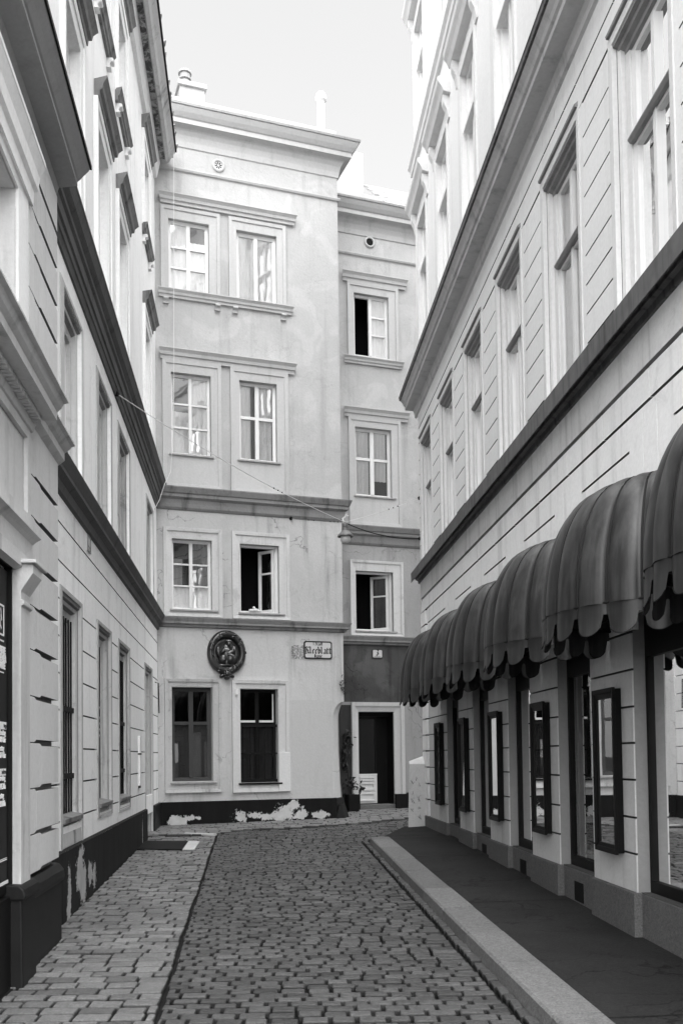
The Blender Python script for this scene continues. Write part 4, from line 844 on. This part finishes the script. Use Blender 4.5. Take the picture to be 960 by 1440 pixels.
m = MB(); m.prism(R, [(-.004, 7.56), (.03, 7.58), (.035, 7.64), (.055, 7.70), (.20, 7.715), (.20, 7.775), (.225, 7.79), (.24, 7.83), (.275, 7.87), (.275, 7.90), (-.004, 8.02)], 2.6, UE+.2); m.build('cornice', plaster('cornice_plaster', .5, .1, .35, bump=.15, off=83), SH)
m = MB(); m.prism(R, [(.265, 7.89), (.30, 7.885), (.305, 7.93), (.265, 7.935)], 2.6, UE+.22); m.prism(R, [(.245, 7.905), (.31, 7.935), (.31, 7.945), (-.004, 8.05), (-.004, 8.03)], 2.6, UE+.22); m.build('flashing', FLASH, SH)
m = MB(); m.prism(R, [(-.004, 16.1), (.1, 16.15), (.3, 16.4), (.3, 16.5), (-.004, 16.52)], 2.6, UE+.25); m.build('cornice', TRIM_SIDE, SH)

# ------------------------------------------------------------------ awnings
def awning_geo(A=.868, D=.715, zr=2.544, H=.90, ng=11, top=.22):
    can = MB(); val = MB(); lin = MB(); sub = 8; nth = 18
    ex = 1.08
    def cs(a): return math.copysign(abs(math.cos(a))**ex, math.cos(a)), abs(math.sin(a))**ex
    def P(phi, th, bulge=0.0):
        c, s = cs(phi); rho = math.cos(th)**.56 if th < math.pi/2-1e-6 else 0.0
        k = 1+bulge*(.25+.75*rho)
        return Vector((c*(top+(A-top)*rho)*k, D*s*rho*k+.004, zr+H*math.sin(th)*(1+bulge*.2)))
    n = ng*sub
    vs = []; fs = []; crease_shade = []
    for j in range(nth+1):
        th = math.pi/2*j/nth
        for i in range(n+1):
            ph = math.pi*i/n; t = (i % sub)/sub; b = .052*math.sin(math.pi*t)**.7 if i % sub else 0.0
            vs.append(P(ph, th, b)); crease_shade.append(.22 if i % sub == 0 else (.6 if i % sub in (1, sub-1) else 1.0))  # crease shading painted dark along the seams
    for j in range(nth):
        for i in range(n): fs.append((j*(n+1)+i, j*(n+1)+i+1, (j+1)*(n+1)+i+1, (j+1)*(n+1)+i))
    can.add(vs, fs); can.at = {'tone': crease_shade}
    seam = MB()
    for i in range(0, ng+1):
        seam.tube([P(math.pi*i/ng, math.pi/2*j/nth, .004) for j in range(nth)], .009, 5)
    seam.tube([P(math.pi*i/(n), 0, .012)+Vector((0, 0, .004)) for i in range(n+1)], .008, 6)
    # valance: one rounded tongue per gore
    vtone = []
    for i in range(ng):
        for half in range(1):
            a0, a1 = math.pi*i/ng, math.pi*(i+1)/ng; m_ = 14; top_ = []; bot = []
            for k in range(m_+1):
                t = k/m_; ph = a0+(a1-a0)*t; q = abs(2*t-1); p = P(ph, 0, .010+.03*max(0, 1-q*q))
                e = .07 if q > .80 else .115+.085*math.sqrt(max(0, 1-(q/.80)**2))
                top_.append(p); bot.append(p+Vector((0, .012*max(0, 1-q*q), -e)))
            vtone += [.4]*len(top_)+[.8]*len(bot)
            val.add(top_+bot, [(k, k+1, m_+2+k, m_+1+k) for k in range(m_)])
            seam.tube([b_+Vector((0, .003, 0)) for b_ in bot[2:-2]], .003, 4)
    val.at = {'tone': vtone}
    rod = MB(); rod.tube([P(math.pi*i/24, 0, -.02) for i in range(25)], .012, 6)
    for i in (3, 8, 12, 16, 21): rod.tube([P(math.pi*i/24, 0, -.02), Vector((0, .02, zr+.1))], .009, 5)
    return can, val, seam, rod
angR = math.atan2(R.d.y, R.d.x)
names = ['awning cut by the right edge of the photo, nearest the camera', 'large awning, second nearest the camera, over the right hand shop window', 'awning third from the camera, left of the largest full awning', 'awning fourth from the camera and third from the far corner', 'awning second from the far corner, next to the farthest one', 'farthest dark awning, beside the white stone post at the corner']
names = ['dark ribbed '+n for n in names]
p0 = R.P(6.47-PW, 0, 0)
AW = thing('awning', p0, names[0], 'awning', 'ribbed awnings along the right hand shop front', angR, local=True)
can, val, seam, rod = awning_geo()
can.build('canopy', AWN, AW, smooth=True); val.build('valance', AWN, AW, smooth=True); seam.build('piping', plain('awning_seam', .008, .6, .15), AW); rod.build('hoop_frame', IRON, AW)
for k in range(1, 6): dup(AW, R.P(6.47+PW*(k-1), 0, 0), names[k])

# ------------------------------------------------------------------ display cases on the piers
vlab = ['nearest black wall display case, left of the right hand shop window', 'second black display case from the right, under the largest full awning', 'black display case third from the right, in the middle of the five', 'black display case fourth from the right, its glass a dim strip', 'farthest black display case, next to the white stone post']
DC = thing('display_case', R.P(7.355, .84, 0), vlab[0], 'display case', 'black display cases on the shop piers', angR, local=True)
V = MB(); V.frame(IDW, -.22, .22, 0, 1.25, -.165, .165, .06, 1.18, 0.001, .064, .058); V.frame(IDW, -.23, .23, -.01, 1.26, -.195, .195, .03, 1.22, .05, .076, .07); V.box(IDW, -.2, .2, .02, 1.22, .0, .012)
V.build('frame', BLACK_PAINT, DC, bevel=.004)
V = MB(); V.quad(IDW.P(-.17, .05, .05), IDW.P(.17, .05, .05), IDW.P(.17, 1.19, .05), IDW.P(-.17, 1.19, .05)); V.build('pane', GLASS_SHOP, DC)
V = MB(); V.quad(IDW.P(-.165, .06, .016), IDW.P(.165, .06, .016), IDW.P(.165, 1.18, .016), IDW.P(-.165, 1.18, .016)); V.build('back_panel', plain('case_lining', .55, .7), DC)
V = MB(); V.hexa([IDW.P(-.1, .075, .02), IDW.P(.08, .075, .02), IDW.P(.08, .065, .045), IDW.P(-.1, .065, .045), IDW.P(-.1, .14, .02), IDW.P(.08, .14, .02), IDW.P(.08, .10, .045), IDW.P(-.1, .10, .045)]); V.build('price_card', ENAMEL_K, DC)
for k in range(1, 5): dup(DC, R.P(7.355+PW*k, .84, 0), vlab[k])

# ------------------------------------------------------------------ guard post at the far right corner
GP = thing('stone_post', (1.59, 16.5, gz(16.5)), 'pale stone guard post with slanted top and scratched graffiti at the far right corner', 'post')
m = MB(); y0, y1 = 16.42, 16.78; zb = gz(16.4)-.1
m.add([(1.405, y0, zb), (1.755, y0, zb), (1.80, y1, zb), (1.44, y1, zb), (1.445, y0+.02, 1.455), (1.745, y0+.02, 1.455), (1.78, y1, 1.56), (1.47, y1, 1.50), (1.70, y1-.08, 1.585)], [(0, 3, 2, 1), (0, 1, 5, 4), (1, 2, 6, 5), (2, 3, 7, 6), (3, 0, 4, 7), (4, 5, 8), (5, 6, 8), (6, 7, 8), (7, 4, 8)])
m.build('shaft', CONC, GP, bevel=.008)
PWL = Wall((1.405, 16.415), (1, 0.0), (0, -1)); m = MB(); random.seed(3)
for (u, z, s) in ((.09, 1.15, .05), (.14, 1.2, .045), (.2, 1.1, .035), (.07, .95, .04), (.09, .83, .05), (.2, .86, .05), (.19, .70, .05), (.08, .68, .045), (.2, .56, .055)):
    st = [[(random.uniform(-.8, .8), random.uniform(-1, 1)) for _ in range(4)] for _ in range(2)]; nib(m, PWL, u, z, .004, s, st, .13)
m.build('graffiti', plain('graffiti_ink', .09, .8), GP)

# ------------------------------------------------------------------ relief medallion
MD = thing('relief_medallion', F.P(1.28, 3.5, 0), 'dark bronze relief medallion with leaf wreath, above the ground floor windows', 'relief')
fr3 = (F.d, Vector((0, 0, 1)), F.n); mu, mz = 1.279, 3.555
m = MB(); n1 = 48; n2 = 10; vs = []; fs = []
for i in range(n1):
    a = 2*math.pi*i/n1
    for k in range(n2):
        b = 2*math.pi*k/n2; r = .315+.07*math.cos(b); vs.append(F.P(mu+.96*r*math.cos(a), mz+1.08*r*math.sin(a), .04+.06*math.sin(b)))
for i in range(n1):
    for k in range(n2): fs.append((i*n2+k, ((i+1) % n1)*n2+k, ((i+1) % n1)*n2+(k+1) % n2, i*n2+(k+1) % n2))
m.add(vs, fs)
for i in range(70):
    a = random.uniform(0, 2*math.pi); r = .315+random.uniform(-.05, .05); s = random.uniform(.016, .03)
    m.ell(F.P(mu+.96*r*math.cos(a), mz+1.08*r*math.sin(a), .085+random.uniform(-.01, .015)), s*1.5, s*.7, s*.7, (F.d*-math.sin(a+.5)+Vector((0, 0, math.cos(a+.5))), F.d*math.cos(a+.5)+Vector((0, 0, math.sin(a+.5))), F.n), 7, 5)
m.build('wreath', BRONZE, MD, smooth=True)
m = MB(); m.lathe(F.P(mu, mz, 0), [(.30, .0), (.29, .035), (.2, .02), (.0, .015)], 32, F.n); m.build('disc', BRONZE, MD, smooth=True)
m = MB(); EL = lambda u, z, o, a, b, c, t=0: m.ell(F.P(mu+u, mz+z, o), a, b, c, (F.d*math.cos(t)+Vector((0, 0, math.sin(t))), F.d*-math.sin(t)+Vector((0, 0, math.cos(t))), F.n), 12, 8)
EL(.03, -.02, .06, .13, .2, .05); EL(-.05, -.13, .06, .11, .11, .06); EL(.08, -.12, .06, .1, .11, .06); EL(.03, .15, .085, .05, .06, .05); EL(.03, .2, .08, .06, .03, .045); EL(-.07, .02, .08, .08, .045, .04, .7); EL(.11, .03, .08, .05, .1, .04, -.3); EL(-.14, .0, .04, .06, .12, .03, .2); EL(-.02, -.24, .05, .16, .05, .04)
m.build('figure', BRONZE, MD, smooth=True)
m = MB(); EL(-.03, .10, .11, .032, .035, .03); EL(-.015, .05, .115, .055, .032, .03, -.2); EL(.045, .0, .12, .06, .022, .025, .5); EL(.06, -.045, .115, .07, .02, .022, -.35); EL(.13, .07, .1, .02, .05, .02, .2); EL(.03, .215, .095, .05, .016, .03); EL(-.02, -.17, .1, .012, .05, .02); EL(-.11, .02, .065, .012, .02, .02)
m.build('child', BRONZE_HI, MD, smooth=True)  # paler bronze puts highlights into the colour of child and crown
m = MB(); EL(0, -.40, .07, .07, .075, .06); EL(-.09, -.43, .045, .06, .035, .035, .5); EL(.09, -.43, .045, .06, .035, .035, -.5); EL(0, -.475, .05, .06, .03, .04); EL(0, -.335, .06, .09, .03, .05)
for a in range(9): EL(.06*math.cos(a*.7), -.40+.065*math.sin(a*.7), .105, .02, .018, .018)
m.build('pendant', BRONZE, MD, smooth=True)

# ------------------------------------------------------------------ street name sign and house number (hand built broad-nib blackletter)
GL = {'l': (.75, [[(.1, 2.0), (.25, 1.75), (.25, .25), (.45, .05), (.6, .2)]]),
 'e': (.85, [[(.25, 1.15), (.25, .3), (.45, .05), (.75, .3)], [(.25, 1.05), (.5, 1.3), (.7, 1.05), (.3, .68)]]),
 'b': (.95, [[(.1, 2.0), (.25, 1.75), (.25, .25), (.5, .02), (.75, .25), (.75, .95), (.5, 1.28), (.28, 1.05)]]),
 'a': (.95, [[(.2, 1.15), (.45, 1.3), (.72, 1.1), (.72, .25), (.9, .08)], [(.72, .8), (.3, .55), (.2, .25), (.42, .03), (.7, .3)]]),
 't': (.75, [[(.3, 1.75), (.3, .25), (.5, .05), (.7, .2)], [(.05, 1.25), (.65, 1.25)]]),
 'K': (1.35, [[(.2, 1.9), (.35, 1.6), (.35, .3), (.15, .1), (.6, .05)], [(.05, 1.7), (.3, 2.0), (.6, 1.8)], [(.4, 1.1), (.75, 1.6), (1.0, 1.95), (1.2, 1.75)], [(.55, 1.15), (.95, .9), (.95, .3), (1.25, .05)]]),
 'G': (1.2, [[(.95, 1.8), (.6, 1.98), (.25, 1.5), (.25, .5), (.55, .05), (.95, .35), (.95, .9), (.65, 1.0)], [(.6, 1.9), (.6, .2)]]),
 's': (.75, [[(.6, 1.15), (.4, 1.3), (.2, 1.05), (.55, .6), (.6, .25), (.35, .03), (.15, .2)]]),
 'S': (1.1, [[(.9, 1.7), (.6, 1.98), (.25, 1.6), (.8, .95), (.85, .35), (.5, .03), (.15, .3)]]),
 'd': (.95, [[(.35, 1.95), (.75, 1.2), (.75, .3), (.5, .03), (.22, .3), (.22, .95), (.5, 1.25)]]),
 '1': (.7, [[(.15, 1.5), (.4, 1.9), (.4, .05)]]), '.': (.45, [[(.18, .1), (.24, .16)]]), ' ': (.5, []),
 '3': (1.0, [[(.15, 1.75), (.5, 1.98), (.82, 1.65), (.45, 1.05), (.82, .55), (.5, .03), (.12, .3)]])}
def black(mb, w, s, uc, z, o, size, nw=.2):
    tot = sum(GL[c][0] for c in s)*size; u = uc-tot/2
    for c in s: nib(mb, w, u, z, o, size, GL[c][1], nw); u += GL[c][0]*size
def plate(T, w, u0, u1, z0, z1, o=.008, cut=.03):
    def octo(d, k): return [(u0+d+k, z0+d), (u1-d-k, z0+d), (u1-d, z0+d+k), (u1-d, z1-d-k), (u1-d-k, z1-d), (u0+d+k, z1-d), (u0+d, z1-d-k), (u0+d, z0+d+k)]
    m = MB(); m.poly(w, octo(0, cut), 0.001, o+.012); m.build('border', ENAMEL_K, T, bevel=.002)
    m = MB(); m.poly(w, octo(.016*(u1-u0)/.57+.012, cut*.7), o, o+.015); m.build('face', ENAMEL, T)
ST = thing('street_sign', F.P(3.085, 3.65, 0), 'white enamel street sign with black frame and blackletter writing, right of the medallion', 'street sign')
plate(ST, F, 2.797, 3.372, 3.475, 3.822)
m = MB(); black(m, F, '1.Stadt', 3.08, 3.737, .0245, .036, .46); black(m, F, 'Kleeblatt', 3.085, 3.578, .0245, .067, .44); black(m, F, 'Gasse', 3.085, 3.505, .0245, .036, .46); m.build('lettering', ENAMEL_K, ST)
HN = thing('house_number', F2.P(5.07, 3.81, 0), 'small white enamel number plate 3 above the recessed doorway', 'number plate')
plate(HN, F2, 4.945, 5.195, 3.715, 3.915, cut=.02)
m = MB(); black(m, F2, '3', 5.07, 3.775, .0245, .066, .55); m.build('numeral', ENAMEL_K, HN)
text('Kleeblattgasse', F2, 5.07, 3.745, .0245, .026, HN, ENAMEL_K, align='CENTER')
# small sign high on the row house
SS = thing('wall_plate', L.P(10.08, 3.83, 0), 'small pale upright plate high under the dark ledge of the left house', 'sign')
m = MB(); m.box(L, 9.98, 10.17, 3.755, 3.925, 0.0, .012); m.build('plate', ENAMEL, SS, bevel=.002); m = MB(); m.frame(L, 9.98, 10.17, 3.755, 3.925, 10.0, 10.15, 3.775, 3.905, .01, .016); m.box(L, 10.02, 10.13, 3.80, 3.815, .012, .0145); m.build('border', ENAMEL_K, SS)
PI = thing('cable_duct', L.P(14.52, 1.15, 0), 'white upright cable duct on the left wall beside the last narrow doorway', 'cable duct')
m = MB(); m.box(L, 14.44, 14.58, 1.20, 1.935, 0, .035); m.build('casing', WHITE_WOOD, PI, bevel=.005); m = MB(); m.box(L, 14.43, 14.59, 1.66, 1.685, 0, .04); m.box(L, 14.46, 14.57, 1.165, 1.20, 0, .03); m.build('clip', GREY_WOOD, PI)

# ------------------------------------------------------------------ hanging lamp and its cables
LP = thing('street_lamp', (.40, 16.2, 5.28), 'bell shaped street lamp hanging on cables in front of the end house corner', 'street lamp')
c = Vector((.40, 16.2, 5.58)); m = MB(); m.lathe(c, [(.012, 0), (.02, -.02), (.045, -.03), (.05, -.08), (.035, -.085), (.06, -.10), (.062, -.15), (.095, -.19), (.135, -.225), (.14, -.25), (.13, -.252), (.07, -.2)], 20); m.build('shade', LAMPM, LP, smooth=False)
m = MB(); m.lathe(c, [(.06, -.22), (.085, -.25), (.088, -.30), (.075, -.34), (.03, -.355)], 16); m.build('globe', plain('lamp_glass', .6, .15, .5), LP, smooth=True)
m = MB(); m.tube([c+Vector((-.03, 0, 0)), c+Vector((-.04, 0, .06)), c+Vector((.03, 0, .13)), c+Vector((.05, 0, .10))], .02, 6); m.build('hanger', PATCH, LP)
def cable(name, a, b, sag, r, mat, label, beads=()):
    a, b = Vector(a), Vector(b); pts = [a.lerp(b, t/16)+Vector((0, 0, -4*sag*(t/16)*(1-t/16))) for t in range(17)]
    o = thing(name, a, label, 'cable'); m = MB(); m.tube(pts, r, 5); m.build('wire', mat, o)
    if beads:
        m = MB()
        for t in beads: m.ell(a.lerp(b, t)+Vector((0, 0, -4*sag*t*(1-t))), .011, .02, .011, None, 8, 6)
        m.build('insulator', IRON, o)
    m = MB(); m.ell(a, .035, .035, .035, None, 8, 6); m.build('hook', IRON, o)
hookL = L.P(12.1, 6.2, .03); hookF = F.P(2.57, 6.17, .02); hookR = R.P(16.5, 6.09, .0)
cable('cable', hookL, c, .10, .006, CABLE_W, 'pale cable from the left wall hook to the hanging lamp', (.62, .64, .66))
cable('cable', hookF, c, .01, .006, CABLE, 'short cable from the end house wall to the hanging lamp', (.35, .45, .75, .82, .88))
cable('cable', hookR, c, .02, .005, CABLE_W, 'pale cable from the hanging lamp to the right building corner', (.3, .36, .42))
cable('cable', R.P(16.5, 5.38, 0.0), c+Vector((.02, 0, -.02)), .08, .009, IRON, 'dark slack cable from the hanging lamp to the right building corner')
cw = thing('cable', L.P(17.1, 6.2, .1), 'thin white cable hanging down the inner corner from the left eave', 'cable')
m = MB(); pts = [L.P(17.05, 12.5, .40), L.P(17.06, 11, .385), L.P(17.07, 9, .375), L.P(17.08, 7.5, .36), L.P(17.08, 6.7, .30), L.P(17.0, 6.45, .20), L.P(16.9, 6.15, .12), L.P(16.8, 5.95, .04)]; m.tube(pts, .006, 5); m.build('wire', CABLE_W, cw)
br = thing('wall_bracket', L.P(17.15, 2.6, 0), 'thin dark iron stay on the left wall next to the inner corner', 'bracket')
m = MB(); m.tube([L.P(17.1, 2.95, .0), L.P(17.1, 2.93, .06), L.P(17.1, 2.40, .07)], .012, 6); m.build('bar', IRON, br)

# ------------------------------------------------------------------ small things on the ground
def gp(x, y, h=0): return Vector((x, y, gz(y)+h))
MT = thing('cellar_hatch', gp(-2.4, 14.4), 'dark flat iron cellar hatch at the foot of the left wall', 'hatch')
m = MB(); m.hexa([gp(-2.78, 13.85, .0), gp(-2.05, 13.75, .0), gp(-2.12, 14.85, .0), gp(-2.80, 14.95, .0), gp(-2.78, 13.85, .022), gp(-2.05, 13.75, .022), gp(-2.12, 14.85, .022), gp(-2.80, 14.95, .022)]); m.build('lid', IRON, MT, bevel=.004)
m = MB(); m.hexa([gp(-2.04, 13.75, 0), gp(-1.87, 13.75, 0), gp(-1.93, 14.8, 0), gp(-2.11, 14.85, 0), gp(-2.04, 13.75, .02), gp(-1.87, 13.75, .02), gp(-1.93, 14.8, .02), gp(-2.11, 14.85, .02)]); m.build('edge_stone', CONC, MT, bevel=.004)
PS = thing('edging_stone', gp(-2.1, 15.9), 'long white edging stone set in the paving by the inner corner', 'stone')
m = MB(); m.hexa([gp(-2.35, 15.98, 0), gp(-1.8, 15.72, 0), gp(-1.78, 15.82, 0), gp(-2.33, 16.08, 0), gp(-2.35, 15.98, .03), gp(-1.8, 15.72, .03), gp(-1.78, 15.82, .03), gp(-2.33, 16.08, .03)]); m.build('slab', CONC, PS, bevel=.003)
PT = thing('potted_plant', F2.P(4.25, .43, .35), 'dark climbing plant in a black pot tucked beside the recessed door', 'plant')
m = MB(); m.box(F2, 4.19, 4.42, .36, .80, .22, .48); m.build('pot', BLACK_PAINT, PT, bevel=.012)
m = MB(); sp = []
for (u, z, o, n, r) in ((4.28, .98, .33, 60, .14), (4.48, .92, .36, 20, .09), (4.22, 1.35, .2, 30, .1), (4.26, 1.75, .14, 70, .15), (4.32, 2.0, .12, 40, .09), (4.2, 1.55, .14, 40, .1)):
    for _ in range(n):
        p = F2.P(u+random.gauss(0, r*.5), z+random.gauss(0, r*.6), o+random.gauss(0, .04)); a = Vector((random.gauss(0, 1), random.gauss(0, 1), random.gauss(0, 1))).normalized(); b = a.orthogonal().normalized(); s = random.uniform(.035, .065)
        m.quad(p-a*s, p+b*s*.5, p+a*s, p-b*s*.5)
m.build('leaves', LEAF, PT, recalc=False); m = MB(); m.tube([F2.P(4.3, .8, .33), F2.P(4.27, 1.2, .26), F2.P(4.24, 1.6, .16), F2.P(4.3, 2.0, .12)], .012, 5); m.build('stem', LEAF, PT)
WC = thing('cloth', F.P(1.82, 4.34, -.03), 'crumpled white cloth on the sill of the open dark window', 'cloth')
m = MB()
for (u, z, a, b) in ((1.78, 4.37, .06, .03), (1.86, 4.38, .07, .035), (1.93, 4.36, .05, .022), (1.83, 4.42, .03, .03)): m.ell(F.P(u, z, -.02), a, b, .03, fr3, 8, 6)
m.build('folds', PATCH, WC, smooth=True)
IV = thing('ivy_tuft', F.P(3.58, 2.9, .03), 'small dark tuft of leaves growing on the chipped house corner', 'plant')
m = MB()
for _ in range(46):
    p = F.P(3.57+random.gauss(0, .03), 2.98+random.gauss(0, .10), .02+random.uniform(0, .05)); a = Vector((random.gauss(0, 1), random.gauss(0, 1), random.gauss(0, 1))).normalized(); b = a.orthogonal().normalized(); s = random.uniform(.015, .035)
    m.quad(p-a*s, p+b*s*.5, p+a*s, p-b*s*.5)
m.build('leaves', LEAF, IV, recalc=False)
for o in bpy.data.objects:
    if '_local' in o: del o['_local']
